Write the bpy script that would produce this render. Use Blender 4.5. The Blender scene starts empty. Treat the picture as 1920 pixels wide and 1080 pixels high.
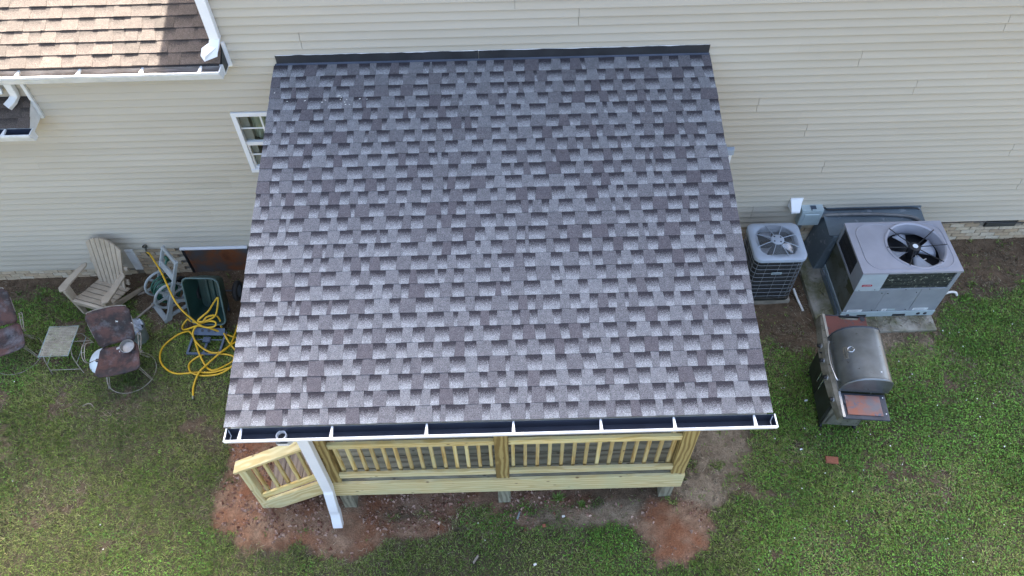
import bpy, math, random
import numpy as np
from mathutils import Matrix, Vector

random.seed(7)
rng = np.random.default_rng(11)
SC = bpy.context.scene
COL = SC.collection
R = math.radians

# ------------------------------------------------------------------ camera
CAM_POS = Vector((0.3033, -7.1010, 8.0887))
CAM_PITCH, CAM_YAW, CAM_ROLL, CAM_F = 0.92196, 0.00463, -0.02258, 1460.77
_cp, _sp = math.cos(CAM_PITCH), math.sin(CAM_PITCH)
_fw = Vector((math.sin(CAM_YAW) * _cp, math.cos(CAM_YAW) * _cp, -_sp))
_rt = Vector((math.cos(CAM_YAW), -math.sin(CAM_YAW), 0))
_up = _rt.cross(_fw)
_r2 = math.cos(CAM_ROLL) * _rt + math.sin(CAM_ROLL) * _up
_u2 = -math.sin(CAM_ROLL) * _rt + math.cos(CAM_ROLL) * _up
cam_data = bpy.data.cameras.new('camera')
cam_data.sensor_width = 36.0
cam_data.lens = CAM_F / 1920 * 36.0
cam_data.clip_end = 500
cam = bpy.data.objects.new('camera', cam_data)
COL.objects.link(cam)
_m = Matrix((_r2, _u2, -_fw)).transposed().to_4x4()
_m.translation = CAM_POS
cam.matrix_world = _m
SC.camera = cam

# ------------------------------------------------------------------ sky, sun, exposure
SUN_EL = R(42.2)
SUN_SX = 0.17                                   # sideways lean of the light (x per unit of height)
_sd = Vector((SUN_SX * math.sin(SUN_EL), math.cos(SUN_EL), math.sin(SUN_EL))).normalized()   # towards the sun
world = bpy.data.worlds.new('World')
SC.world = world
world.use_nodes = True
_nt = world.node_tree
_nt.nodes.clear()
_out = _nt.nodes.new('ShaderNodeOutputWorld')
_bg = _nt.nodes.new('ShaderNodeBackground')
_sky = _nt.nodes.new('ShaderNodeTexSky')
_sky.sky_type = 'NISHITA'
_sky.sun_disc = False
_sky.sun_elevation = math.asin(_sd.z)
_sky.sun_rotation = math.atan2(_sd.x, _sd.y)
_sky.air_density = 1.0
_sky.dust_density = 8.0
_sky.ozone_density = 1.0
_bg.inputs['Strength'].default_value = 0.075
_nt.links.new(_sky.outputs[0], _bg.inputs[0])
_nt.links.new(_bg.outputs[0], _out.inputs[0])
sun_d = bpy.data.lights.new('sun', 'SUN')
sun_d.energy = 5.0
sun_d.angle = R(0.53)
sun_d.color = (1.0, 0.95, 0.87)
sun = bpy.data.objects.new('sun', sun_d)
sun.rotation_euler = (-_sd).to_track_quat('-Z', 'Y').to_euler()
sun.location = (0, 10, 20)
COL.objects.link(sun)
SC.view_settings.view_transform = 'Standard'
SC.view_settings.look = 'None'
SC.view_settings.gamma = 1.0
SC.view_settings.exposure = 3.62
SC.view_settings.use_curve_mapping = False

# ------------------------------------------------------------------ small helpers
def tag(o, label=None, cat=None, group=None, kind=None):
    if label: o['label'] = label
    if cat: o['category'] = cat
    if group: o['group'] = group
    if kind: o['kind'] = kind
    return o

WM = {}            # things whose parts are modelled in world space: their inverse is stored on each part

def thing(name, label, cat, loc=(0, 0, 0), rz=0.0, group=None, world=False):
    o = bpy.data.objects.new(name, None)
    o.empty_display_size = 0.2
    COL.objects.link(o)
    o.location = loc
    o.rotation_euler = (0, 0, rz)
    tag(o, label, cat, group)
    if world:
        WM[o.name] = (Matrix.Translation(Vector(loc)) @ Matrix.Rotation(rz, 4, 'Z')).inverted()
    return o

def link(name, me, parent=None, M=None):
    o = bpy.data.objects.new(name, me)
    COL.objects.link(o)
    if M is not None:
        o.matrix_basis = M
    if parent is not None:
        o.parent = parent
        if parent.name in WM:
            o.matrix_parent_inverse = WM[parent.name]
    return o

def copy_tree(o, parent=None):
    c = o.copy()
    COL.objects.link(c)
    c.parent = parent
    for ch in list(o.children):
        copy_tree(ch, c)
    return c

class MB:
    """collects simple solids; build() links them as one mesh object"""
    def __init__(s, M=None):
        s.v, s.f, s.mi = [], [], []
        s.M = M
        s.m = 0
    def add(s, V, F):
        b = len(s.v)
        if s.M is not None:
            V = [s.M @ Vector(v) for v in V]
        s.v += [tuple(v) for v in V]
        s.f += [tuple(i + b for i in f) for f in F]
        s.mi += [s.m] * len(F)
        return s
    def box(s, c, d, rot=None):
        x, y, z = d[0] / 2, d[1] / 2, d[2] / 2
        V = [Vector((i * x, j * y, k * z)) for k in (-1, 1) for j in (-1, 1) for i in (-1, 1)]
        if rot is not None:
            V = [rot @ v for v in V]
        c = Vector(c)
        return s.add([v + c for v in V], [(0, 2, 3, 1), (4, 5, 7, 6), (0, 1, 5, 4), (2, 6, 7, 3), (0, 4, 6, 2), (1, 3, 7, 5)])
    def bx(s, x0, x1, y0, y1, z0, z1):
        return s.box(((x0 + x1) / 2, (y0 + y1) / 2, (z0 + z1) / 2), (abs(x1 - x0), abs(y1 - y0), abs(z1 - z0)))
    def hexa(s, P):      # bottom four then top four
        return s.add(P, [(0, 3, 2, 1), (4, 5, 6, 7), (0, 1, 5, 4), (1, 2, 6, 5), (2, 3, 7, 6), (3, 0, 4, 7)])
    def quad(s, *P):
        return s.add(P, [tuple(range(len(P)))])
    def bar(s, p0, p1, w, t, up=(0, 0, 1)):
        p0, p1 = Vector(p0), Vector(p1)
        d = (p1 - p0).normalized()
        sd = d.cross(Vector(up))
        if sd.length < 1e-5:
            sd = d.cross(Vector((0, 1, 0)))
        sd.normalize()
        u = sd.cross(d)
        a, b = sd * w / 2, u * t / 2
        return s.hexa([p0 - a - b, p0 + a - b, p0 + a + b, p0 - a + b, p1 - a - b, p1 + a - b, p1 + a + b, p1 - a + b])
    def tube(s, pts, r, n=8, closed=False, caps=True):
        pts = [Vector(p) for p in pts]
        N = len(pts)
        rs = r if isinstance(r, (list, tuple)) else [r] * N
        V = []
        prev = None
        for i, p in enumerate(pts):
            if closed:
                t = pts[(i + 1) % N] - pts[i - 1]
            else:
                t = pts[min(i + 1, N - 1)] - pts[max(i - 1, 0)]
            if t.length < 1e-9:
                t = Vector((0, 0, 1))
            t.normalize()
            if prev is None:
                a = Vector((0, 0, 1)) if abs(t.z) < 0.9 else Vector((1, 0, 0))
                u = t.cross(a).normalized()
            else:
                u = prev - t * prev.dot(t)
                if u.length < 1e-6:
                    u = t.orthogonal()
                u.normalize()
            prev = u
            w = t.cross(u)
            for k in range(n):
                an = 2 * math.pi * k / n
                V.append(p + (u * math.cos(an) + w * math.sin(an)) * rs[i])
        F = []
        for i in range(N if closed else N - 1):
            j = (i + 1) % N
            for k in range(n):
                k2 = (k + 1) % n
                F.append((i * n + k, i * n + k2, j * n + k2, j * n + k))
        if caps and not closed:
            F.append(tuple(reversed(range(n))))
            F.append(tuple((N - 1) * n + k for k in range(n)))
        return s.add(V, F)
    def cyl(s, p0, p1, r0, r1=None, n=16):
        return s.tube([p0, p1], [r0, r0 if r1 is None else r1], n)
    def lathe(s, prof, n=24, c=(0, 0, 0), axis='z', closed_ends=False):
        V, F = [], []
        for (r, z) in prof:
            for k in range(n):
                a = 2 * math.pi * k / n
                V.append((c[0] + r * math.cos(a), c[1] + r * math.sin(a), c[2] + z))
        m = len(prof)
        for i in range(m - 1):
            for k in range(n):
                k2 = (k + 1) % n
                F.append((i * n + k, i * n + k2, (i + 1) * n + k2, (i + 1) * n + k))
        if closed_ends:
            F.append(tuple(reversed(range(n))))
            F.append(tuple((m - 1) * n + k for k in range(n)))
        return s.add(V, F)
    def prism(s, poly, a, b, axis='x'):
        """extrude a 2-D outline from a to b along an axis"""
        def P(u, v, w):
            return {'x': (w, u, v), 'y': (u, w, v), 'z': (u, v, w)}[axis]
        n = len(poly)
        V = [P(u, v, a) for u, v in poly] + [P(u, v, b) for u, v in poly]
        F = [tuple(range(n)), tuple(range(2 * n - 1, n - 1, -1))]
        F += [(i, i + n, (i + 1) % n + n, (i + 1) % n) for i in range(n)]
        return s.add(V, F)
    def mesh(s, name, mats, smooth=None):
        me = bpy.data.meshes.new(name)
        me.from_pydata(s.v, [], s.f)
        for m in (mats if isinstance(mats, (list, tuple)) else [mats]):
            me.materials.append(m)
        if any(s.mi):
            me.polygons.foreach_set('material_index', s.mi)
        me.validate()
        import bmesh
        bm = bmesh.new(); bm.from_mesh(me)
        bmesh.ops.recalc_face_normals(bm, faces=bm.faces)
        bm.to_mesh(me); bm.free()
        if smooth is not None:
            me.shade_smooth()
            me.set_sharp_from_angle(angle=R(smooth))
        me.update()
        return me
    def build(s, name, mats, parent=None, smooth=None, bevel=0, M=None):
        o = link(name, s.mesh(name, mats, smooth), parent, M)
        if bevel:
            b = o.modifiers.new('bevel', 'BEVEL')
            b.width = bevel; b.segments = 2; b.limit_method = 'ANGLE'; b.angle_limit = R(40)
        return o

def catmull(P, k=8, closed=False):
    P = [Vector(p) for p in P]
    n = len(P)
    out = []
    rg = range(n if closed else n - 1)
    for i in rg:
        if closed:
            a, b, c, d = P[i - 1], P[i], P[(i + 1) % n], P[(i + 2) % n]
        else:
            a, b, c, d = P[max(i - 1, 0)], P[i], P[i + 1], P[min(i + 2, n - 1)]
        for j in range(k):
            t = j / k
            out.append(0.5 * ((2 * b) + (c - a) * t + (2 * a - 5 * b + 4 * c - d) * t * t + (3 * b - a - 3 * c + d) * t ** 3))
    if not closed:
        out.append(P[-1])
    return out

def circle(c, r, n=32, ax='z'):
    o = []
    for k in range(n):
        a = 2 * math.pi * k / n
        u, v = r * math.cos(a), r * math.sin(a)
        o.append((c[0] + u, c[1] + v, c[2]) if ax == 'z' else ((c[0] + u, c[1], c[2] + v) if ax == 'y' else (c[0], c[1] + u, c[2] + v)))
    return o

def rrect(x0, x1, y0, y1, r, n=5):
    o = []
    for cx, cy, a0 in ((x1 - r, y1 - r, 0), (x0 + r, y1 - r, 90), (x0 + r, y0 + r, 180), (x1 - r, y0 + r, 270)):
        for k in range(n + 1):
            a = R(a0 + 90 * k / n)
            o.append((cx + r * math.cos(a), cy + r * math.sin(a)))
    return o

# ------------------------------------------------------------------ materials
def nodes(name):
    m = bpy.data.materials.new(name)
    m.use_nodes = True
    nt = m.node_tree
    b = nt.nodes['Principled BSDF']
    return m, nt, b

def nd(nt, t, **kw):
    n = nt.nodes.new(t)
    for k, v in kw.items():
        if k in n.inputs:
            n.inputs[k].default_value = v
        else:
            setattr(n, k, v)
    return n

def c4(c):
    return (c[0], c[1], c[2], 1)

def mixc(nt, fac, a, b, blend='MIX'):
    n = nt.nodes.new('ShaderNodeMix')
    n.data_type = 'RGBA'; n.blend_type = blend
    for i, v in ((0, fac), (6, a), (7, b)):
        if isinstance(v, (int, float)): n.inputs[i].default_value = v
        elif isinstance(v, tuple): n.inputs[i].default_value = c4(v)
        else: nt.links.new(v, n.inputs[i])
    return n.outputs[2]

def ramp(nt, src, stops):
    n = nt.nodes.new('ShaderNodeValToRGB')
    el = n.color_ramp.elements
    while len(el) < len(stops): el.new(0.5)
    for e, (p, c) in zip(el, stops):
        e.position = p
        e.color = c4(c) if isinstance(c, tuple) else (c, c, c, 1)
    nt.links.new(src, n.inputs[0])
    return n.outputs[0]

def coords(nt, kind='Object', scale=(1, 1, 1), jitter=False, jit=(37.0, 53.0, 29.0)):
    tc = nt.nodes.new('ShaderNodeTexCoord')
    mp = nt.nodes.new('ShaderNodeMapping')
    mp.inputs['Scale'].default_value = scale
    nt.links.new(tc.outputs[kind], mp.inputs['Vector'])
    if jitter:
        oi = nt.nodes.new('ShaderNodeObjectInfo')
        ml = nt.nodes.new('ShaderNodeVectorMath'); ml.operation = 'MULTIPLY'
        ml.inputs[1].default_value = jit
        nt.links.new(oi.outputs['Random'], ml.inputs[0])
        nt.links.new(ml.outputs[0], mp.inputs['Location'])
    return mp.outputs[0]

def noise(nt, vec, scale, detail=4, rough=0.55, dist=0.0):
    n = nd(nt, 'ShaderNodeTexNoise', Scale=scale, Detail=detail, Roughness=rough, Distortion=dist)
    nt.links.new(vec, n.inputs['Vector'])
    return n.outputs['Fac']

def bump(nt, b, h, strength=0.3, dist=0.01):
    n = nd(nt, 'ShaderNodeBump', Strength=strength, Distance=dist)
    nt.links.new(h, n.inputs['Height'])
    nt.links.new(n.outputs[0], b.inputs['Normal'])

def MAT(name, c, c2=None, scale=6.0, rough=0.5, metal=0.0, lo=0.35, hi=0.65, bmp=0.0, bscale=60.0, stretch=(1, 1, 1),
        spot=None, spot_scale=14.0, spot_at=0.62, spot_w=0.06, jitter=True, spec=0.5):
    """painted or plain surface: two tones in soft noise, optional spots of a third, fine relief"""
    m, nt, b = nodes(name)
    v = coords(nt, 'Object', stretch, jitter)
    if c2 is None:
        c2 = tuple(x * 0.82 for x in c)
    f = ramp(nt, noise(nt, v, scale), [(lo, 0.0), (hi, 1.0)])
    col = mixc(nt, f, c, c2)
    if spot:
        f2 = ramp(nt, noise(nt, v, spot_scale, 5, 0.6), [(spot_at, 0.0), (spot_at + spot_w, 1.0)])
        col = mixc(nt, f2, col, spot)
    nt.links.new(col, b.inputs['Base Color'])
    b.inputs['Roughness'].default_value = rough
    b.inputs['Metallic'].default_value = metal
    b.inputs['Specular IOR Level'].default_value = spec
    if bmp:
        bump(nt, b, noise(nt, v, bscale, 3), bmp, 0.004)
    return m

def WOOD(name, c_light, c_dark, c_knot, rough=0.75, gs=1.0, green=None):
    """sawn pine: long grain along the local x axis, cathedral figure, a few knots, per-board shift"""
    m, nt, b = nodes(name)
    v = coords(nt, 'Object', (1, 1, 1), True, (37.0, 0.11, 0.07))
    vs = nt.nodes.new('ShaderNodeMapping'); vs.inputs['Scale'].default_value = (1.9 * gs, 5.0, 5.0)
    nt.links.new(v, vs.inputs['Vector'])
    w = nd(nt, 'ShaderNodeTexWave', Scale=1.4, Distortion=6.5, Detail=2.5)
    w.inputs['Detail Scale'].default_value = 0.9
    w.wave_type = 'RINGS'; w.rings_direction = 'X'
    nt.links.new(vs.outputs[0], w.inputs['Vector'])
    vf = nt.nodes.new('ShaderNodeMapping'); vf.inputs['Scale'].default_value = (4, 90, 90)
    nt.links.new(v, vf.inputs['Vector'])
    fine = noise(nt, vf.outputs[0], 1.5, 3)
    g = ramp(nt, w.outputs['Fac'], [(0.15, 0.0), (0.75, 1.0)])
    col = mixc(nt, g, c_dark, c_light)
    col = mixc(nt, ramp(nt, fine, [(0.3, 0.35), (0.7, 0.0)]), col, c_dark)
    big = noise(nt, v, 2.2, 3)
    if green:
        col = mixc(nt, ramp(nt, big, [(0.42, 0.0), (0.68, 0.75)]), col, green)
    vk = nt.nodes.new('ShaderNodeMapping'); vk.inputs['Scale'].default_value = (5, 9, 9)
    nt.links.new(v, vk.inputs['Vector'])
    vo = nd(nt, 'ShaderNodeTexVoronoi', Scale=1.0)
    nt.links.new(vk.outputs[0], vo.inputs['Vector'])
    col = mixc(nt, ramp(nt, vo.outputs['Distance'], [(0.05, 0.9), (0.13, 0.0)]), col, c_knot)
    oi = nt.nodes.new('ShaderNodeObjectInfo')
    tone = ramp(nt, oi.outputs['Random'], [(0.0, 0.80), (1.0, 1.10)])
    col = mixc(nt, 1.0, col, tone, 'MULTIPLY')
    nt.links.new(col, b.inputs['Base Color'])
    b.inputs['Roughness'].default_value = rough
    bump(nt, b, fine, 0.12, 0.002)
    return m

def SHINGLE(name, dark, mid, light, band_dark, band_light, purple):
    """granule-faced shingle: per-piece tone in 'tone', printed shade band along 'v' where 'kind' is 1"""
    m, nt, b = nodes(name)
    def at(n):
        a = nt.nodes.new('ShaderNodeAttribute'); a.attribute_name = n
        return a.outputs['Fac']
    v = coords(nt, 'Object')
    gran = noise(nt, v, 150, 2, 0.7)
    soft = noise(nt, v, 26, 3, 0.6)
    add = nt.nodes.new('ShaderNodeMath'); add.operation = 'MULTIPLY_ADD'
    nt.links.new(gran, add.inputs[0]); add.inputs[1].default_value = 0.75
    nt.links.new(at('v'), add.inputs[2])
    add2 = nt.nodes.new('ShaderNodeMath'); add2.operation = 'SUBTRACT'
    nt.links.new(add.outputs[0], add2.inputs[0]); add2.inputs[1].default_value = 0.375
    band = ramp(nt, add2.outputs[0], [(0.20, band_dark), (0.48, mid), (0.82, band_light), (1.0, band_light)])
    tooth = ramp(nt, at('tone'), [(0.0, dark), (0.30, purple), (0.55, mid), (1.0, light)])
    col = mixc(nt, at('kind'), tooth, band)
    sp = ramp(nt, gran, [(0.28, 0.42), (0.5, 0.95), (0.74, 1.75)])
    col = mixc(nt, 1.0, col, sp, 'MULTIPLY')
    col = mixc(nt, 1.0, col, ramp(nt, soft, [(0.3, 0.86), (0.7, 1.12)]), 'MULTIPLY')
    nt.links.new(col, b.inputs['Base Color'])
    b.inputs['Roughness'].default_value = 0.93
    b.inputs['Specular IOR Level'].default_value = 0.25
    bump(nt, b, gran, 0.5, 0.004)
    return m

def COLMAT(name, rough=0.8, trans=0.0, spec=0.3):
    """colour comes with the mesh (one tone per blade, leaf or crumb)"""
    m, nt, b = nodes(name)
    a = nt.nodes.new('ShaderNodeAttribute'); a.attribute_name = 'Col'
    nt.links.new(a.outputs['Color'], b.inputs['Base Color'])
    b.inputs['Roughness'].default_value = rough
    b.inputs['Specular IOR Level'].default_value = spec
    return m

M = {}
M['siding'] = MAT('siding_vinyl', (0.500, 0.455, 0.365), (0.450, 0.405, 0.318), 1.3, 0.55, lo=0.3, hi=0.7, bmp=0.05, bscale=40, stretch=(0.25, 1, 1))
M['wallback'] = MAT('wall_sheathing', (0.30, 0.28, 0.24), rough=0.8)
M['mortar'] = MAT('mortar', (0.27, 0.245, 0.20), (0.19, 0.17, 0.135), 9, 0.95, bmp=0.4)
M['white'] = MAT('white_aluminium', (0.85, 0.86, 0.86), (0.80, 0.81, 0.81), 3, 0.35, bmp=0.02)
M['old_white'] = MAT('aged_white_aluminium', (0.76, 0.77, 0.76), (0.62, 0.63, 0.60), 5, 0.45, bmp=0.04, spot=(0.42, 0.41, 0.36), spot_scale=22, spot_at=0.68)
M['gut_dirty'] = MAT('dirty_gutter_inside', (0.34, 0.31, 0.29), (0.20, 0.175, 0.155), 6, 0.6, stretch=(1, 6, 6))
M['navy'] = MAT('gutter_inside_navy', (0.035, 0.042, 0.062), (0.05, 0.058, 0.082), 4, 0.32)  # dark navy tone for the inside of the gutters
M['black_flash'] = MAT('black_flashing', (0.016, 0.019, 0.024), (0.028, 0.032, 0.038), 5, 0.45, spot=(0.12, 0.13, 0.14), spot_scale=60, spot_at=0.70)
M['blue_flash'] = MAT('flashing_lip', (0.07, 0.085, 0.12), (0.05, 0.065, 0.095), 5, 0.4)
M['pine'] = WOOD('treated_pine', (0.76, 0.60, 0.27), (0.57, 0.40, 0.13), (0.18, 0.09, 0.035), green=(0.62, 0.58, 0.30))
M['pine_gold'] = WOOD('treated_pine_gold', (0.60, 0.44, 0.17), (0.40, 0.25, 0.075), (0.13, 0.07, 0.03), green=(0.55, 0.48, 0.24))
M['pine_post'] = WOOD('treated_pine_post', (0.46, 0.35, 0.13), (0.22, 0.145, 0.042), (0.08, 0.05, 0.02), gs=0.8)
M['pine_pale'] = WOOD('treated_pine_pale', (0.78, 0.67, 0.37), (0.60, 0.46, 0.20), (0.19, 0.11, 0.05), green=(0.62, 0.59, 0.33))
M['deck'] = WOOD('weathered_deck_board', (0.32, 0.305, 0.225), (0.17, 0.155, 0.105), (0.05, 0.038, 0.026), gs=0.9, green=(0.24, 0.25, 0.175))
M['tread'] = WOOD('weathered_tread', (0.34, 0.27, 0.20), (0.22, 0.165, 0.12), (0.08, 0.05, 0.04))
M['shingle'] = SHINGLE('slate_shingle', (0.096, 0.086, 0.092), (0.152, 0.148, 0.153), (0.220, 0.221, 0.226), (0.040, 0.036, 0.041), (0.270, 0.274, 0.278), (0.117, 0.107, 0.113))
M['shingle_old'] = SHINGLE('weathered_brown_shingle', (0.062, 0.052, 0.045), (0.083, 0.068, 0.058), (0.110, 0.089, 0.075), (0.054, 0.045, 0.039), (0.100, 0.081, 0.069), (0.070, 0.058, 0.049))
M['underlay'] = MAT('roof_underlay', (0.03, 0.03, 0.035), rough=0.9)
M['concrete'] = MAT('concrete', (0.31, 0.29, 0.24), (0.20, 0.185, 0.145), 5, 0.92, bmp=0.5, bscale=45, spot=(0.115, 0.115, 0.055), spot_scale=4.5, spot_at=0.40, spot_w=0.24)
M['glass'] = None
m, nt, b = nodes('window_glass')
b.inputs['Base Color'].default_value = (0.9, 0.95, 0.93, 1)
b.inputs['Roughness'].default_value = 0.03
b.inputs['Transmission Weight'].default_value = 1.0
b.inputs['IOR'].default_value = 1.05
b.inputs['Specular IOR Level'].default_value = 0.9
M['glass'] = m
M['curtain'] = MAT('curtain', (0.46, 0.47, 0.36), (0.30, 0.32, 0.24), 3, 0.9, stretch=(14, 1, 0.4))
M['room'] = MAT('dark_room', (0.03, 0.035, 0.035), rough=0.9)
M['vinyl_white'] = MAT('window_vinyl', (0.82, 0.83, 0.83), (0.78, 0.79, 0.79), 4, 0.35)
M['rust_panel'] = None
m, nt, b = nodes('rusted_steel_panel')
v = coords(nt, 'Object')
f = noise(nt, v, 2.6, 5, 0.6)
col = ramp(nt, f, [(0.30, (0.07, 0.085, 0.10)), (0.45, (0.10, 0.07, 0.055)), (0.56, (0.20, 0.065, 0.022)), (0.70, (0.10, 0.032, 0.014))])
nt.links.new(col, b.inputs['Base Color'])
b.inputs['Roughness'].default_value = 0.6
bump(nt, b, noise(nt, v, 50, 3), 0.2, 0.003)
M['rust_panel'] = m
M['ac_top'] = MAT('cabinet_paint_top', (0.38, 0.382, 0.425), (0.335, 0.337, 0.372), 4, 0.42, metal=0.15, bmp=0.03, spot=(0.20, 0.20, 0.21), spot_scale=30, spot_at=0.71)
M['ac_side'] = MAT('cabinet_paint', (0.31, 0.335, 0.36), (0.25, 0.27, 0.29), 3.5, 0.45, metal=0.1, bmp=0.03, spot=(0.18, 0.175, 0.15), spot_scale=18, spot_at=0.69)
M['ac_pale'] = MAT('cabinet_corner_paint', (0.46, 0.52, 0.545), (0.40, 0.455, 0.48), 5, 0.4, bmp=0.02)
M['ac_mossy'] = MAT('mossy_cabinet_paint', (0.13, 0.145, 0.135), (0.075, 0.08, 0.06), 3.0, 0.55, bmp=0.05, spot=(0.055, 0.06, 0.028), spot_scale=5, spot_at=0.52)
M['cond_top'] = MAT('condenser_lid_paint', (0.36, 0.415, 0.475), (0.32, 0.365, 0.42), 5, 0.4, bmp=0.02)
M['cond_wire'] = MAT('condenser_wire', (0.23, 0.25, 0.265), rough=0.45)
M['coil'] = MAT('coil_fins', (0.022, 0.025, 0.027), (0.04, 0.043, 0.045), 40, 0.55, bmp=0.5, bscale=160)
M['coil_leafy'] = MAT('coil_fins_with_fluff', (0.030, 0.036, 0.032), (0.06, 0.07, 0.06), 30, 0.6, spot=(0.40, 0.42, 0.33), spot_scale=30, spot_at=0.60)
M['black'] = MAT('black_plastic', (0.012, 0.013, 0.015), (0.022, 0.022, 0.024), 8, 0.4)
M['fan'] = MAT('fan_blade', (0.42, 0.46, 0.52), (0.32, 0.355, 0.41), 6, 0.4, metal=0.2)
M['red'] = MAT('red_badge', (0.42, 0.03, 0.045), rough=0.35)
M['label'] = MAT('white_label', (0.76, 0.79, 0.80), (0.66, 0.69, 0.70), 20, 0.5)
M['galv'] = MAT('galvanised_duct', (0.17, 0.215, 0.245), (0.12, 0.155, 0.18), 3, 0.42, metal=0.35, bmp=0.05, spot=(0.27, 0.31, 0.34), spot_scale=6, spot_at=0.60)
M['box_grey'] = MAT('disconnect_paint', (0.40, 0.48, 0.49), (0.34, 0.41, 0.42), 6, 0.45)
M['conduit'] = MAT('conduit_pvc', (0.20, 0.205, 0.20), (0.15, 0.15, 0.145), 10, 0.5)
M['pvc'] = MAT('white_pvc', (0.76, 0.75, 0.70), (0.60, 0.58, 0.52), 14, 0.4)
M['grill_lid'] = MAT("grill_stainless", (0.21, 0.235, 0.25), (0.135, 0.15, 0.155), 3.5, 0.33, metal=0.65, bmp=0.04, spot=(0.07, 0.068, 0.05), spot_scale=16, spot_at=0.66)
M['grill_dark'] = MAT('grill_sooty_steel', (0.045, 0.05, 0.045), (0.02, 0.022, 0.018), 6, 0.5, metal=0.3, bmp=0.1)
M['grill_panel'] = MAT('grill_control_steel', (0.27, 0.265, 0.23), (0.17, 0.165, 0.135), 10, 0.45, metal=0.5, spot=(0.09, 0.075, 0.05), spot_scale=24, spot_at=0.62)
M['chrome'] = MAT('bright_steel', (0.62, 0.64, 0.65), (0.5, 0.51, 0.52), 8, 0.25, metal=0.8)
M['grill_rust'] = MAT('grill_rusty_shelf', (0.155, 0.048, 0.036), (0.115, 0.038, 0.03), 5, 0.65, bmp=0.2, spot=(0.05, 0.058, 0.072), spot_scale=7, spot_at=0.60)
M['burner_rust'] = MAT('rusty_burner_cover', (0.29, 0.105, 0.062), (0.15, 0.135, 0.14), 7, 0.6, bmp=0.2, spot=(0.095, 0.115, 0.15), spot_scale=5.5, spot_at=0.55)
M['shelf_blue'] = MAT('grill_shelf_steel', (0.055, 0.066, 0.085), (0.035, 0.04, 0.05), 6, 0.45, metal=0.4, bmp=0.05)
M['resin'] = MAT('beige_resin', (0.41, 0.34, 0.25), (0.33, 0.27, 0.195), 7, 0.55, bmp=0.05, spot=(0.27, 0.23, 0.18), spot_scale=20, spot_at=0.64)
M['chair_rust'] = None
m, nt, b = nodes('peeling_rusty_sheet')
v = coords(nt, 'Object', (1, 1, 1), True)
f = noise(nt, v, 5.5, 6, 0.65)
col = ramp(nt, f, [(0.34, (0.014, 0.013, 0.014)), (0.47, (0.042, 0.024, 0.021)), (0.58, (0.098, 0.044, 0.034)), (0.70, (0.060, 0.034, 0.032))])
f2 = ramp(nt, noise(nt, v, 4.0, 7, 0.75), [(0.50, 0.0), (0.66, 0.7)])
col = mixc(nt, f2, col, (0.15, 0.145, 0.155))
f3 = ramp(nt, noise(nt, v, 11, 4, 0.5), [(0.685, 0.0), (0.70, 1.0)])
col = mixc(nt, f3, col, (0.62, 0.63, 0.60))
nt.links.new(col, b.inputs['Base Color'])
b.inputs['Roughness'].default_value = 0.75
bump(nt, b, f, 0.35, 0.01)
M['chair_rust'] = m
M['wire_white'] = MAT('chipped_white_wire', (0.36, 0.335, 0.29), (0.22, 0.175, 0.13), 20, 0.55)
M['mesh_table'] = MAT('bleached_table_mesh', (0.46, 0.43, 0.34), (0.33, 0.30, 0.235), 14, 0.75, bmp=0.2, spot=(0.15, 0.13, 0.10), spot_scale=10, spot_at=0.58)
M['teal'] = MAT('faded_teal_paint', (0.19, 0.30, 0.31), (0.35, 0.34, 0.29), 18, 0.6)
M['reel_grey'] = MAT('reel_grey_plastic', (0.30, 0.325, 0.32), (0.24, 0.26, 0.255), 6, 0.5)
M['reel_green'] = MAT('green_hose', (0.018, 0.10, 0.062), (0.012, 0.065, 0.042), 12, 0.45)
M['hose_yellow'] = MAT('yellow_hose', (0.62, 0.37, 0.012), (0.54, 0.31, 0.012), 10, 0.42, bmp=0.06)
M['brass'] = MAT('brass_fitting', (0.24, 0.25, 0.22), rough=0.35, metal=0.8)
M['tub_green'] = MAT('green_poly_tub', (0.020, 0.055, 0.046), (0.012, 0.034, 0.028), 5, 0.4, spot=(0.05, 0.055, 0.04), spot_scale=9, spot_at=0.62)
M['tub_rim'] = MAT('tub_rim_poly', (0.065, 0.11, 0.105), (0.05, 0.085, 0.08), 8, 0.4)
M['cart_frame'] = MAT('cart_frame_blue_grey', (0.075, 0.105, 0.15), (0.05, 0.07, 0.10), 8, 0.45)
M['rubber'] = MAT('rubber', (0.012, 0.012, 0.012), rough=0.75)
M['bucket'] = MAT('zinc_bucket', (0.25, 0.29, 0.285), (0.18, 0.21, 0.205), 8, 0.45, metal=0.3)
M['rag'] = MAT('pale_rag', (0.52, 0.57, 0.62), (0.42, 0.46, 0.52), 9, 0.9)
M['enamel'] = MAT('white_enamel', (0.66, 0.72, 0.73), (0.58, 0.64, 0.65), 7, 0.3)
M['alu'] = MAT('dull_aluminium', (0.34, 0.33, 0.31), (0.26, 0.25, 0.235), 14, 0.42, metal=0.5)
M['old_wood'] = MAT('grey_stick', (0.27, 0.235, 0.19), (0.19, 0.16, 0.125), 20, 0.85)
M['red_brick'] = MAT('red_brick_scrap', (0.28, 0.10, 0.055), (0.22, 0.075, 0.04), 16, 0.9)
M['grass'] = COLMAT('grass_blade', 0.6)
M['crumb'] = COLMAT('soil_crumb', 0.95, spec=0.1)

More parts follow.
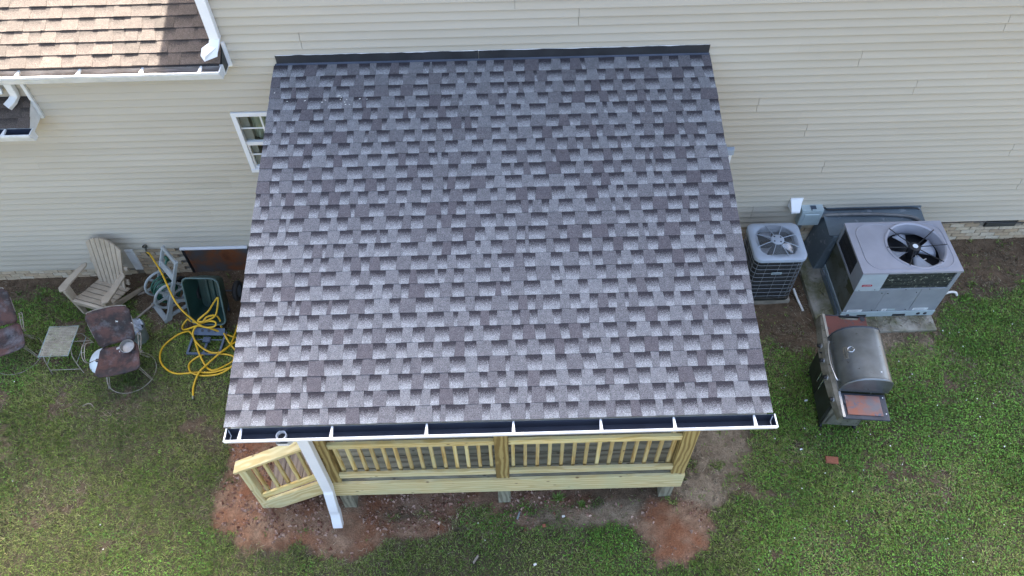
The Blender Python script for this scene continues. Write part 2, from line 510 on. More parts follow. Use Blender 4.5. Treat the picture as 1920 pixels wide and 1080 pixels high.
# brick: tone per brick
m, nt, b = nodes('cream_brick')
v = coords(nt, 'Object', (1, 1, 1), True)
oi = nt.nodes.new('ShaderNodeObjectInfo')
col = ramp(nt, oi.outputs['Random'], [(0.0, (0.56, 0.475, 0.335)), (0.3, (0.47, 0.35, 0.22)), (0.55, (0.60, 0.53, 0.40)), (0.8, (0.50, 0.375, 0.24)), (1.0, (0.37, 0.285, 0.19))])
col = mixc(nt, ramp(nt, noise(nt, v, 18, 5, 0.65), [(0.44, 0.0), (0.76, 0.6)]), col, (0.20, 0.165, 0.12))
nt.links.new(col, b.inputs['Base Color'])
b.inputs['Roughness'].default_value = 0.92
bump(nt, b, noise(nt, v, 60, 3), 0.5, 0.004)
M['brick'] = m

# ------------------------------------------------------------------ ground
def vnoise(x, y, seed):
    """smooth value noise on numpy arrays"""
    xi, yi = np.floor(x).astype(np.int64), np.floor(y).astype(np.int64)
    xf, yf = x - xi, y - yi
    def h(a, b):
        n = (a * 374761393 + b * 668265263 + seed * 1442695041) & 0x7fffffff
        n = ((n ^ (n >> 13)) * 1274126177) & 0x7fffffff
        return ((n ^ (n >> 16)) & 0xffff) / 65535.0
    u, w = xf * xf * (3 - 2 * xf), yf * yf * (3 - 2 * yf)
    return (h(xi, yi) * (1 - u) + h(xi + 1, yi) * u) * (1 - w) + (h(xi, yi + 1) * (1 - u) + h(xi + 1, yi + 1) * u) * w

def fbm(x, y, seed, oct=4):
    t = np.zeros_like(x); a = 0.5; s = 0.0
    for i in range(oct):
        t += a * vnoise(x * 2 ** i, y * 2 ** i, seed + i * 17); s += a; a *= 0.55
    return t / s

def gz(x, y=0.0):
    return -0.586 + 0.0238 * max(-12, min(12, x))

def sstep(a, b, t):
    t = np.clip((t - a) / (b - a), 0, 1)
    return t * t * (3 - 2 * t)

def blob(x, y, cx, cy, rx, ry, rot=0.0):
    c, s = math.cos(rot), math.sin(rot)
    u, w = (x - cx) * c + (y - cy) * s, -(x - cx) * s + (y - cy) * c
    return 1.0 - np.sqrt((u / rx) ** 2 + (w / ry) ** 2)

def ground_masks(x, y):
    """bare soil 0..1, red clay 0..1, sandy 0..1 (worn patches with shapes of their own)"""
    qx = x + 0.22 * (fbm(x * 4.3, y * 4.3, 91) - .5) * 2; qy = y + 0.22 * (fbm(x * 4.3 + 7, y * 4.3, 93) - .5) * 2
    n1 = fbm(qx * 1.9, qy * 1.9, 3, 5) - 0.5
    n2 = fbm(x * 8, y * 8, 9, 4) - 0.5
    w = n1 * 1.25 + n2 * 0.8
    bare = np.full_like(x, -1.0)
    red = np.full_like(x, -1.0)
    sand = np.full_like(x, -1.0)
    # strip of litter along the wall, left side, widening beside the porch
    edge = np.where(x < -5.3, 0.42, np.where(x < -2.0, 0.42 + 0.62 * sstep(-5.3, -4.4, x), 0.9))
    bare = np.maximum(bare, (edge + y) * 2.2 + w * 0.8)
    # under and in front of the porch
    bx_ = np.minimum.reduce([(x + 2.1) * 2.5, (2.35 - x) * 2.5, (y + 3.80) * 3.0])
    bare = np.maximum(bare, bx_ + w)
    red = np.maximum(red, np.minimum.reduce([(x + 2.2) * 2.5, (1.3 - x) * 1.3, (y + 3.88) * 2.5]) + w)
    # clay at the stair foot
    for c in ((-2.45, -3.40, 0.72, 0.72, 0.3), (-1.75, -3.86, 0.72, 0.32, -0.1), (-2.85, -2.75, 0.38, 0.65, 0.2), (-0.9, -3.9, 0.5, 0.14, 0.0)):
        k = blob(x, y, *c) * 1.9 + w * 1.0
        bare = np.maximum(bare, k); red = np.maximum(red, k)
    # clay heap to the right of the porch front
    k = blob(qx, qy, 2.07, -4.05, 0.42, 0.36, 0.0) * 2.0 + w * 0.9
    bare = np.maximum(bare, k + 0.15); red = np.maximum(red, k + 0.2)
    # sandy worn ground at the porch corner
    for c in ((2.45, -3.58, 0.45, 0.33, 0.3), (2.75, -3.0, 0.42, 0.4, 0.0), (1.2, -3.82, 1.1, 0.2, 0.0)):
        k = blob(x, y, *c) * 1.6 + w * 1.2
        bare = np.maximum(bare, k * 0.8 - 0.22); sand = np.maximum(sand, k - 0.1)
    # around the cooling units
    kx = np.minimum((x - 2.4) * 2, (7.35 + y * 0.75 - x) * 1.3)
    ky = (y + 1.75 + 0.28 * np.sin(x * 1.6 + 0.6) - np.clip(x - 5.4, 0, 3) * 0.42) * 1.9
    bare = np.maximum(bare, np.minimum(kx, ky) + w * 1.1)
    bare = np.maximum(bare, np.minimum((0.42 + y) * 2.2, (x - 2.2)) + w * 0.7)
    sand = np.maximum(sand, blob(x, y, 5.0, -1.75, 0.9, 0.3) * 1.2 + w * 1.3 - 0.2)
    # thin spots in the lawn
    wx_ = x + 0.35 * (fbm(x * 3.1, y * 3.1, 81) - .5) * 2; wy_ = y + 0.35 * (fbm(x * 3.1 + 9, y * 3.1, 83) - .5) * 2
    lawn_thin = (fbm(wx_ * 2.0 + 11, wy_ * 2.0, 31, 6) - 0.66) * 4 + n2 * 0.9 - 0.12
    bare = np.maximum(bare, lawn_thin)
    return sstep(-0.48, 0.50, bare), sstep(-0.25, 0.65, red), sstep(-0.1, 0.6, sand) * 0.6

def axis_vals(a0, a1, f0, f1, fine, coarse):
    fi = np.arange(f0, f1 + 1e-6, fine)
    lo = np.linspace(a0, f0, coarse, endpoint=False)
    hi = np.linspace(f1, a1, coarse + 1)[1:]
    return np.concatenate([lo, fi, hi])

gx = axis_vals(-60, 60, -7.9, 8.2, 0.045, 24)
gy = axis_vals(-60, 60, -5.2, 0.5, 0.045, 24)
GX, GY = np.meshgrid(gx, gy)
bare, red, sand = ground_masks(GX, GY)
GZ = -0.586 + 0.0238 * np.clip(GX, -12, 12)
near = (np.abs(GX) < 9) & (GY > -6) & (GY < 0.6)
rel = (fbm(GX * 9, GY * 9, 41) - 0.5) * 0.030 + (fbm(GX * 2.2, GY * 2.2, 51) - 0.5) * 0.035
heap = np.clip(blob(GX, GY, 2.07, -4.0, 0.45, 0.4), 0, 1) * 0.09 + np.clip(blob(GX, GY, -2.4, -3.4, 1.0, 0.8), 0, 1) * 0.03
GZ = GZ + np.where(near, rel * (0.45 + bare * 0.55) + heap, 0.0)
nx, ny = len(gx), len(gy)
me = bpy.data.meshes.new('ground')
idx = np.arange(nx * ny).reshape(ny, nx)
q = np.stack([idx[:-1, :-1], idx[:-1, 1:], idx[1:, 1:], idx[1:, :-1]], -1).reshape(-1, 4)
me.vertices.add(nx * ny)
me.vertices.foreach_set('co', np.stack([GX, GY, GZ], -1).astype(np.float32).ravel())
me.loops.add(q.size); me.loops.foreach_set('vertex_index', q.astype(np.int32).ravel())
me.polygons.add(len(q)); me.polygons.foreach_set('loop_start', np.arange(0, q.size, 4, dtype=np.int32))
me.update(calc_edges=True)
for n_, a_ in (('bare', bare), ('red', red), ('sand', sand)):
    at_ = me.attributes.new(n_, 'FLOAT', 'POINT'); at_.data.foreach_set('value', a_.astype(np.float32).ravel())
me.shade_smooth()
m, nt, b = nodes('yard_soil')
v = coords(nt, 'Object')
def gat(n):
    a = nt.nodes.new('ShaderNodeAttribute'); a.attribute_name = n
    return a.outputs['Fac']
nf = noise(nt, v, 9, 6, 0.7); nc = noise(nt, v, 60, 4, 0.7); nb = noise(nt, v, 2.3, 4)
brown = mixc(nt, ramp(nt, nf, [(0.3, 0.0), (0.7, 1.0)]), (0.068, 0.045, 0.028), (0.180, 0.128, 0.082))
turf = mixc(nt, ramp(nt, nf, [(0.3, 0.0), (0.7, 1.0)]), (0.038, 0.034, 0.019), (0.125, 0.105, 0.062))  # darkened so the gaps between grass blades read as shade
clay = mixc(nt, ramp(nt, nf, [(0.28, 0.0), (0.72, 1.0)]), (0.140, 0.078, 0.047), (0.36, 0.238, 0.155))
clay = mixc(nt, ramp(nt, nb, [(0.45, 0.0), (0.65, 0.8)]), clay, (0.225, 0.088, 0.042))
sandc = mixc(nt, ramp(nt, nf, [(0.3, 0.0), (0.7, 1.0)]), (0.22, 0.165, 0.11), (0.44, 0.355, 0.25))
col = mixc(nt, gat('bare'), turf, brown)
col = mixc(nt, gat('sand'), col, sandc)
col = mixc(nt, gat('red'), col, clay)
col = mixc(nt, 1.0, col, ramp(nt, nc, [(0.25, 0.55), (0.75, 1.4)]), 'MULTIPLY')
nt.links.new(col, b.inputs['Base Color'])
b.inputs['Roughness'].default_value = 0.97
b.inputs['Specular IOR Level'].default_value = 0.15
bump(nt, b, nc, 0.9, 0.02)
me.materials.append(m)
ground = link('ground', me)
tag(ground, 'worn back yard of brown soil, red clay patches and thin turf', 'ground', kind='structure')

def ground_at(x, y):
    r_ = (fbm(x * 9, y * 9, 41) - 0.5) * 0.030 + (fbm(x * 2.2, y * 2.2, 51) - 0.5) * 0.035
    h_ = np.clip(blob(x, y, 2.07, -4.0, 0.45, 0.4), 0, 1) * 0.09 + np.clip(blob(x, y, -2.4, -3.4, 1.0, 0.8), 0, 1) * 0.03
    b_ = ground_masks(x, y)[0]
    return -0.586 + 0.0238 * x + r_ * (0.45 + b_ * 0.55) + h_

def tri_object(name, V, C, mat, nv, label, cat):
    """V: (n, nv, 3) corner points of n small faces with nv corners, C: (n, 3) one colour each"""
    n = len(V)
    me = bpy.data.meshes.new(name)
    me.vertices.add(n * nv)
    me.vertices.foreach_set('co', V.astype(np.float32).ravel())
    me.loops.add(n * nv); me.loops.foreach_set('vertex_index', np.arange(n * nv, dtype=np.int32))
    me.polygons.add(n); me.polygons.foreach_set('loop_start', np.arange(0, n * nv, nv, dtype=np.int32))
    me.update(calc_edges=True)
    a = me.attributes.new('Col', 'FLOAT_COLOR', 'POINT')
    c = np.concatenate([np.repeat(C, nv, axis=0), np.ones((n * nv, 1))], 1)
    a.data.foreach_set('color', c.astype(np.float32).ravel())
    me.materials.append(mat)
    o = link(name, me)
    return tag(o, label, cat, kind='stuff')

def surf(x, y):
    return np.where((x > 4.34) & (x < 5.855) & (y > -1.51), -0.408, ground_at(x, y))

def scatter(n):
    x = rng.uniform(-7.8, 8.0, n); y = rng.uniform(-5.1, 0.02, n)
    return x, y

def blades(n, keep, hmin, hmax, wid, cols, flat, seed):
    x, y = scatter(n)
    k = keep(x, y) > rng.random(n)
    x, y = x[k], y[k]
    n = len(x)
    z = surf(x, y)
    a = rng.uniform(0, 2 * np.pi, n)
    L = rng.uniform(hmin, hmax, n) * (0.6 + 0.8 * fbm(x * 1.6, y * 1.6, seed))
    tilt = rng.uniform(*flat, n)
    d = np.stack([np.cos(a) * np.sin(tilt), np.sin(a) * np.sin(tilt), np.cos(tilt)], -1)
    s = np.stack([-np.sin(a), np.cos(a), np.zeros(n)], -1) * (rng.uniform(0.7, 1.3, n) * wid)[:, None]
    p = np.stack([x, y, z - 0.004], -1)
    mid = p + d * (L * 0.55)[:, None]
    tip = p + d * L[:, None] * np.array([1.25, 1.25, 0.75])
    V = np.stack([p - s, p + s, mid + s * 0.8, tip, mid - s * 0.8], 1)
    t = np.clip(fbm(x * 1.1 + 5, y * 1.1, seed + 3) * 1.5 - 0.25 + rng.normal(0, 0.22, n), 0, 0.999) * (len(cols) - 1)
    i = t.astype(int); f = (t - i)[:, None]
    cols = np.array(cols)
    C = cols[i] * (1 - f) + cols[i + 1] * f
    C = C * rng.uniform(0.45, 1.6, (n, 1))
    D = (dry(x, y) * 0.62)[:, None] if seed == 5 else 0.0
    C = C * (1 - D) + np.array([(0.125, 0.140, 0.052)]) * rng.uniform(0.5, 1.5, (n, 1)) * D
    return V, C

def inside_objects(x, y):
    """no turf under slabs and cabinets"""
    t = (x > 4.28) & (x < 5.9) & (y > -1.53)
    t |= (x > 3.35) & (x < 4.12) & (y > -1.05)
    return t

def dry(x, y):
    """how parched the turf is: more so on the left and in front of the porch"""
    return np.clip(sstep(3.2, -0.5, x) * 0.45 - 0.6 * sstep(-2.2, -0.9, y) + 1.5 * (fbm(x * 1.1, y * 1.1, 131) - .46), 0, 1)

def lawn_keep(x, y):
    b_ = ground_masks(x, y)[0]
    k = sstep(-0.13, 0.10, fbm(x * 7, y * 7, 101, 3) - (0.12 + 0.72 * b_)) * (0.30 + 0.45 * fbm(x * 1.5, y * 1.5, 77) + 0.75 * sstep(0.34, 0.58, fbm(x * 4.1, y * 4.1, 79, 5)))
    k = k * (1 - 0.28 * dry(x, y)) + 0.035 * (ground_masks(x, y)[1] < .3) * (y < -0.12) * sstep(.45, .6, fbm(x * 3.7, y * 3.7, 111))
    return np.where(inside_objects(x, y), 0, k)

gcols = [(0.075, 0.152, 0.024), (0.128, 0.228, 0.036), (0.188, 0.290, 0.050), (0.258, 0.325, 0.078), (0.36, 0.35, 0.15)]
V, C = blades(520000, lawn_keep, 0.022, 0.058, 0.0034, gcols, (0.35, 1.25), 5)
tri_object('lawn_grass', V, C, M['grass'], 5, 'short patchy green lawn grass of the back yard', 'grass')
# dead straw in the turf and over the worn places
def straw_keep(x, y):
    b_, r_, s_ = ground_masks(x, y)
    k = 0.10 + 0.55 * (b_ > 0.1) * (b_ < 0.99) + 0.5 * sstep(0.55, 0.8, fbm(x * 1.3 + 40, y * 1.3, 13)) * (b_ < 0.5) + 0.65 * (x > 2.5) * (y > -2.2) * b_ * sstep(.35, .6, fbm(x * 5, y * 5, 117))
    k = k * (1 - 0.75 * r_)
    pad = (x > 4.34) & (x < 5.855) & (y > -1.51)
    k = np.where(pad, 0.75 * sstep(0.42, 0.62, fbm(x * 2.6, y * 2.6, 23)) * (y < -1.28) + 0.12, k)
    return np.where((x > 3.35) & (x < 4.12) & (y > -1.05) | (x > 4.55) & (y > -1.27) & (x < 5.9), 0, k)
scols = [(0.10, 0.078, 0.050), (0.19, 0.155, 0.10), (0.29, 0.245, 0.165), (0.40, 0.345, 0.24)]
V, C = blades(210000, straw_keep, 0.025, 0.075, 0.0018, scols, (1.0, 1.5), 8)
tri_object('dead_grass', V, C, M['grass'], 5, 'dry straw coloured dead grass lying in the lawn', 'grass')
# clover: round leaves lying nearly flat
def clover_keep(x, y):
    b_ = ground_masks(x, y)[0]
    z_ = sstep(0.46, 0.66, fbm(x * 0.9 + 3, y * 0.9 + 8, 61)) * 0.8 * (1 - dry(x, y)) + 0.5 * (x > 2.8) + 0.3 * (x < -4.6) * (y > -1.6)
    return np.where(inside_objects(x, y), 0, z_ * (1 - b_))
def leaves(n, keep, size, cols, seed, hz):
    x, y = scatter(n)
    k = keep(x, y) > rng.random(n)
    x, y = x[k], y[k]; n = len(x)
    z = ground_at(x, y) + rng.uniform(0.01, hz, n)
    r_ = size * rng.uniform(0.55, 1.3, n)
    a0 = rng.uniform(0, 2 * np.pi, n)
    nxv, nyv = rng.normal(0, 0.30, n), rng.normal(0, 0.30, n)
    ks = np.arange(5) * 2 * np.pi / 5
    ang = a0[:, None] + ks[None]
    ux, uy = np.cos(ang) * r_[:, None], np.sin(ang) * r_[:, None]
    V = np.stack([x[:, None] + ux, y[:, None] + uy, z[:, None] - ux * nxv[:, None] - uy * nyv[:, None]], -1)
    cols = np.array(cols)
    t = np.clip(fbm(x * 2, y * 2, seed) * 1.2 - 0.1 + rng.normal(0, 0.2, n), 0, 0.999) * (len(cols) - 1)
    i = t.astype(int); f = (t - i)[:, None]
    return V, (cols[i] * (1 - f) + cols[i + 1] * f) * rng.uniform(0.7, 1.3, (n, 1))
V, C = leaves(170000, clover_keep, 0.0072, [(0.055, 0.155, 0.020), (0.100, 0.250, 0.030), (0.160, 0.330, 0.045)], 71, 0.035)
tri_object('clover', V, C, M['grass'], 5, 'low green clover leaves spread through the lawn', 'clover')
V, C = leaves(1100, lambda x, y: clover_keep(x, y) * 0.55, 0.0080, [(0.55, 0.56, 0.50), (0.68, 0.69, 0.64)], 73, 0.05)
tri_object('clover_flowers', V, C, M['grass'], 5, 'tiny white clover flower heads dotted over the lawn', 'flower')

# soil crumbs and clods: four-faced lumps
def crumbs(n, keep, smin, smax, cols, seed):
    x, y = scatter(n)
    k = keep(x, y) > rng.random(n)
    x, y = x[k], y[k]; n = len(x)
    s = smin * (smax / smin) ** (rng.random(n) ** 2.2)
    z = ground_at(x, y) + s * 0.25
    base = np.array([(1, 0, -.5), (-.5, .87, -.5), (-.5, -.87, -.5), (.3, .2, .75), (-.55, .1, .6)])
    a = rng.uniform(0, 2 * np.pi, n); ca, sa = np.cos(a), np.sin(a)
    P = base[None] * rng.uniform(0.6, 1.3, (n, 5, 3)) * s[:, None, None]
    X = P[..., 0] * ca[:, None] - P[..., 1] * sa[:, None] + x[:, None]
    Y = P[..., 0] * sa[:, None] + P[..., 1] * ca[:, None] + y[:, None]
    P = np.stack([X, Y, P[..., 2] + z[:, None]], -1)
    T = [(0, 1, 3), (1, 4, 3), (1, 2, 4), (2, 0, 3), (2, 3, 4)]
    V = np.concatenate([P[:, t] for t in T], 0)
    cols = np.array(cols)
    t = np.clip(rng.random(n), 0, 0.999) * (len(cols) - 1)
    i = t.astype(int); f = (t - i)[:, None]
    C = (cols[i] * (1 - f) + cols[i + 1] * f) * rng.uniform(0.75, 1.25, (n, 1))
    return V, np.concatenate([C] * 5, 0)
V, C = crumbs(150000, lambda x, y: ground_masks(x, y)[1] * (0.25 + 0.75 * (y > -3.95)) * (fbm(x * 3, y * 3, 19) > 0.42), 0.005, 0.032,
              [(0.13, 0.060, 0.040), (0.25, 0.140, 0.10), (0.42, 0.30, 0.235)], 1)
tri_object('clay_clods', V, C, M['crumb'], 3, 'crumbly red clay clods lying around the porch foot', 'soil')
V, C = crumbs(50000, lambda x, y: np.where(inside_objects(x, y), 0, ground_masks(x, y)[0] * (1 - ground_masks(x, y)[1]) * 0.5), 0.003, 0.013,
              [(0.065, 0.047, 0.034), (0.15, 0.115, 0.08), (0.32, 0.265, 0.195)], 2)
tri_object('soil_crumbs', V, C, M['crumb'], 3, 'loose brown soil crumbs and leaf litter on bare ground', 'soil')

# ------------------------------------------------------------------ house
house = thing('house', 'large house with pale beige lap siding on a cream brick base', 'house', (0, 0, -0.6), world=True)
LAP = 0.1016
XL, XR, XC = -9.0, 9.0, -2.70         # wing end, main block end, corner between wing and main block
ZT = 5.9
WIN = (-2.857, -1.95, 1.290, 2.222)
w = MB()
def rect_y(mb, x0, x1, z0, z1, y=0.03):
    mb.quad((x0, y, z0), (x1, y, z0), (x1, y, z1), (x0, y, z1))
rect_y(w, XL, XC, -1.2, 3.02)
rect_y(w, XC, XR, WIN[3], ZT)
rect_y(w, XC, XR, -1.2, WIN[2])
rect_y(w, WIN[1], XR, WIN[2], WIN[3])
w.quad((XC - 0.16, 0.031, 1.2), (XC, 0.031, 1.2), (XC, 0.031, 1.21), (XC - 0.16, 0.031, 1.21))
w.quad((XC, 0.03, -1.2), (XC, 9, -1.2), (XC, 9, ZT), (XC, 0.03, ZT))
w.quad((XR, 0.03, -1.2), (XR, 9, -1.2), (XR, 9, ZT), (XR, 0.03, ZT))
w.quad((XL, 9, -1.2), (XR, 9, -1.2), (XR, 9, 3.0), (XL, 9, 3.0))
w.quad((XC, 9.001, 2.9), (XR, 9.001, 2.9), (XR, 9.001, ZT), (XC, 9.001, ZT))
w.quad((XL, 0.03, -1.2), (XL, 9, -1.2), (XL, 9, 3.0), (XL, 0.03, 3.0))
wall = w.build('wall', M['wallback'], house)

# lap siding: panels of two courses, butt joints where the photograph shows them
PROFILE = lambda z, za, zb: 0.002 - 0.024 * (1 - (z - za) / (zb - za))
def siding_panel(x0, x1, z0, z1):
    """panel (two laps on the fixed lattice) clipped to z0..z1; drawn as folded sheet"""
    prof = []
    k = math.floor(z0 / LAP + 1e-6)
    z = z0
    while z < z1 - 1e-6:
        za, zb = k * LAP, (k + 1) * LAP
        lo, hi = max(za, z0), min(zb, z1)
        prof.append((0.012, lo) if lo == z0 else (0.006, lo + 0.001))
        prof.append((PROFILE(lo, za, zb), lo))
        prof.append((PROFILE(lo, za, zb) - 0.0012, lo + 0.006))
        prof.append((PROFILE(hi, za, zb), hi))
        z = hi; k += 1
    n = len(prof)
    V = [(x0, y, zz) for y, zz in prof] + [(x1, y, zz) for y, zz in prof]
    F = [(i, i + n, i + 1 + n, i + 1) for i in range(n - 1)]
    F += [tuple(range(n)) + ()] if False else []
    mb = MB().add(V, F)
    # folded end returns so that butt joints have an edge
    e = 0.012
    V2 = [(x1, y, zz) for y, zz in prof] + [(x1, e, zz) for y, zz in prof]
    mb.add(V2, [(i, i + n, i + 1 + n, i + 1) for i in range(n - 1)])
    V3 = [(x0, y, zz) for y, zz in prof] + [(x0, e, zz) for y, zz in prof]
    mb.add(V3, [(i, i + 1, i + 1 + n, i + n) for i in range(n - 1)])
    return mb.build('siding_panel', M['siding'], wall)

JOINTS = {30: [5.632, -1.836], 22: [4.985], 12: [6.591], 6: [6.996], 26: [4.217], 20: [3.236], 16: [3.911], 10: [4.308], 32: [1.09], 34: [0.43], 2: [3.593]}
GAP = 0.0022
prow = None
for row in range(-6, 58, 2):
    z0, z1 = max(row * LAP, -0.557), min((row + 2) * LAP, ZT)
    if z1 - z0 < 0.02: continue
    xl = XL if z0 < 2.93 else XC
    z1w = z1
    segs = []
    if row < 0:
        lim = (XL, -4.96)
        if row == -2:
            siding_panel(-4.958, -1.2, -0.148, z1); siding_panel(-1.199, 2.3, -0.148, z1)
    else:
        lim = (xl, XR)
    cuts = list(JOINTS.get(row, []))
    base = cuts[0] if cuts else random.uniform(-1.9, 1.9)
    allc = sorted({round(base + 3.75 * k, 3) for k in range(-4, 5)} | set(cuts))
    good = []
    for c in allc:
        if lim[0] + 0.3 < c < lim[1] - 0.3 and all(abs(c - g) > 0.9 for g in good) and not (WIN[0] - 0.3 < c < WIN[1] + 0.3 and cuts.count(c) == 0):
            good.append(c)
    if z0 >= 2.93: good = [c for c in good if c > XC + 0.4]
    xs = [lim[0]] + good + [lim[1]]
    for a, b_ in zip(xs[:-1], xs[1:]):
        a2, b2 = a + (GAP if a in cuts else .0002), b_ - (GAP if b_ in cuts else .0002)
        ov = z1 > WIN[2] and z0 < WIN[3] and a2 < WIN[1] and b2 > WIN[0]
        if not ov:
            siding_panel(a2, b2, z0, z1)
        else:
            if a2 < WIN[0] - 0.02: siding_panel(a2, WIN[0] - 0.001, z0, z1)
            if b2 > WIN[1] + 0.02: siding_panel(WIN[1] + 0.001, b2, z0, z1)
            if z0 < WIN[2] - 0.01: siding_panel(max(a2, WIN[0]), min(b2, WIN[1]), z0, WIN[2] - 0.001)
            if z1 > WIN[3] + 0.01: siding_panel(max(a2, WIN[0]), min(b2, WIN[1]), WIN[3] + 0.001, z1)

# foundation of brick: mortar backing and single bricks where they can be seen
f = MB()
f.bx(XL, XR, 0.021, 0.20, -1.3, 0.02)
foundation = f.build('foundation', M['mortar'], house)
BH, BL, JT = 0.0677, 0.2032, 0.010
bm_ = MB().box((0, 0, 0), (BL - JT, 0.03, BH - JT))
brick_mesh = bm_.mesh('brick', M['brick'])
half_mesh = MB().box((0, 0, 0), (BL / 2 - JT, 0.03, BH - JT)).mesh('brick_half', M['brick'])
def bricks(x0, x1, ztop, zbot, skip=None):
    r = 0
    z = ztop - BH / 2
    while z > zbot:
        x = x0 + (BL / 2 if r % 2 else 0) + BL / 2
        if r % 2 and not (skip and skip(x0 + BL / 4, z)):
            link('brick', half_mesh, foundation, Matrix.Translation((x0 + BL / 4, 0.013, z)))
        while x + BL / 2 < x1 + 0.01:
            if not (skip and skip(x, z)):
                link('brick', brick_mesh, foundation, Matrix.Translation((x + random.uniform(-.002, .002), 0.013 + random.uniform(-.0025, .0025), z)) @ Matrix.Rotation(random.uniform(-.008, .008), 4, 'Y'))
            x += BL
        z -= BH; r += 1
VENT = (6.93, 7.36, -0.145, 0.0)
bricks(3.30, 7.95, -0.004, -0.50, lambda x, z: (VENT[0] - 0.08 < x < VENT[1] + 0.08 and z > VENT[2]) or (4.6 < x < 5.75 and z < -0.1))
bricks(-7.6, -4.98, -0.560, -0.80)
DOOR = (-4.235, -3.36, -0.85, -0.15)
bricks(-4.96, -3.2, -0.155, -0.76, lambda x, z: DOOR[0] - 0.10 < x < DOOR[1] + 0.06)

# siding step trim, white starter edges
t = MB()
t.hexa([(-5.045, -0.026, -0.575), (-4.935, -0.026, -0.575), (-4.935, 0.012, -0.575), (-5.045, 0.012, -0.575),
        (-5.045, -0.022, -0.145), (-4.935, -0.022, -0.145), (-4.935, 0.012, -0.145), (-5.045, 0.012, -0.145)])
t.build('siding_step_trim', M['old_white'], house, bevel=0.003)

# crawl-space door
d = MB(); d.bx(DOOR[0], DOOR[1], -0.005, 0.012, DOOR[2], DOOR[3])
door = d.build('crawl_space_door', M['rust_panel'], house, bevel=0.002)
tag(door, 'rust streaked steel crawl space door')
d = MB(); d.bx(DOOR[0] - 0.03, DOOR[1] + 0.03, -0.045, -0.002, DOOR[3] - 0.005, DOOR[3] + 0.022)
d.build('door_drip_cap', M['white'], door, bevel=0.002)
d = MB(); d.bx(DOOR[0] - 0.035, DOOR[0] - 0.004, -0.012, 0.016, DOOR[2], DOOR[3] - 0.008)
d.build('door_jamb', M['black'], door)
d = MB(); d.bx(DOOR[1] + 0.004, DOOR[1] + 0.035, -0.012, 0.016, DOOR[2], DOOR[3] - 0.008)
d.build('door_jamb', M['black'], door)

# foundation vent
d = MB(); d.bx(VENT[0], VENT[1], -0.004, 0.016, VENT[2], VENT[3])
vent = d.build('foundation_vent', M['black'], house)
for k in range(5):
    z = VENT[2] + 0.02 + k * 0.027
    d = MB(); d.hexa([(VENT[0] + .012, -0.012, z), (VENT[1] - .012, -0.012, z), (VENT[1] - .012, -0.008, z + .003), (VENT[0] + .012, -0.008, z + .003),
                      (VENT[0] + .012, -0.006, z + .016), (VENT[1] - .012, -0.006, z + .016), (VENT[1] - .012, -0.0045, z + .018), (VENT[0] + .012, -0.0045, z + .018)])
    d.build('louver', M['grill_dark'], vent)

# sash window
wx0, wx1, wz0, wz1 = WIN
fr = MB()
fw = 0.055
fr.bx(wx0, wx1, -0.035, 0.03, wz1 - fw, wz1)
fr.bx(wx0, wx1, -0.042, 0.03, wz0, wz0 + fw * 0.9)
fr.bx(wx0, wx0 + fw, -0.034, 0.03, wz0 + fw * 0.9, wz1 - fw)
fr.bx(wx1 - fw, wx1, -0.034, 0.03, wz0 + fw * 0.9, wz1 - fw)
win = fr.build('window', M['vinyl_white'], house, bevel=0.003)
zm = 1.742
s = MB(); s.bx(wx0 + fw, wx1 - fw, -0.02, 0.03, zm - 0.024, zm + 0.024); s.build('meeting_rail', M['vinyl_white'], win)
s = MB()
for zz in (wz0 + fw * 0.9 + 0.012,):
    s.bx(wx0 + fw, wx1 - fw, -0.008, 0.028, zz - 0.012, zz + 0.014)
s.bx(wx0 + fw, wx0 + fw + 0.02, -0.006, 0.028, wz0 + fw, zm - 0.025)
s.build('sash_frame', M['vinyl_white'], win)
for zz in ((zm + wz1 - fw) / 2 + 0.01, (wz0 + fw + zm) / 2 + 0.01):
    s = MB(); s.bx(wx0 + fw, wx1 - fw, 0.001, 0.008, zz - 0.009, zz + 0.009); s.build('muntin', M['vinyl_white'], win)
for xx in (wx0 + fw + 0.265, wx0 + fw + 0.53):
    s = MB(); s.bx(xx - 0.009, xx + 0.009, -0.0005, 0.0065, zm + 0.024, wz1 - fw); s.build('muntin', M['vinyl_white'], win)
    s = MB(); s.bx(xx - 0.009, xx + 0.009, -0.0005, 0.0065, wz0 + fw, zm - 0.024); s.build('muntin', M['vinyl_white'], win)
s = MB(); s.bx(wx0 + fw, wx1 - fw, 0.011, 0.014, zm + 0.02, wz1 - fw); s.build('pane', M['glass'], win)
s = MB(); s.bx(wx0 + fw, wx1 - fw, 0.016, 0.019, wz0 + fw * 0.9, zm - 0.02); s.build('pane', M['glass'], win)
s = MB()
nxp = 60
for i in range(nxp):
    xa, xb = wx0 + fw + (wx1 - wx0 - 2 * fw) * i / nxp, wx0 + fw + (wx1 - wx0 - 2 * fw) * (i + 1) / nxp
    ya, yb = 0.10 + 0.022 * math.sin(i * 0.9), 0.10 + 0.022 * math.sin((i + 1) * 0.9)
    s.quad((xa, ya, 1.73), (xb, yb, 1.73), (xb, yb, wz1), (xa, ya, wz1))
s.build('curtain', M['curtain'], win, smooth=60)
s = MB()
s.quad((wx0 - .1, 0.5, 1.1), (wx1 + .1, 0.5, 1.1), (wx1 + .1, 0.5, 2.4), (wx0 - .1, 0.5, 2.4))
s.quad((wx0 - .1, 0.032, 1.1), (wx1 + .1, 0.032, 1.1), (wx1 + .1, 0.5, 1.1), (wx0 - .1, 0.5, 1.1))
s.quad((wx0 - .1, 0.032, 2.4), (wx1 + .1, 0.032, 2.4), (wx1 + .1, 0.5, 2.4), (wx0 - .1, 0.5, 2.4))
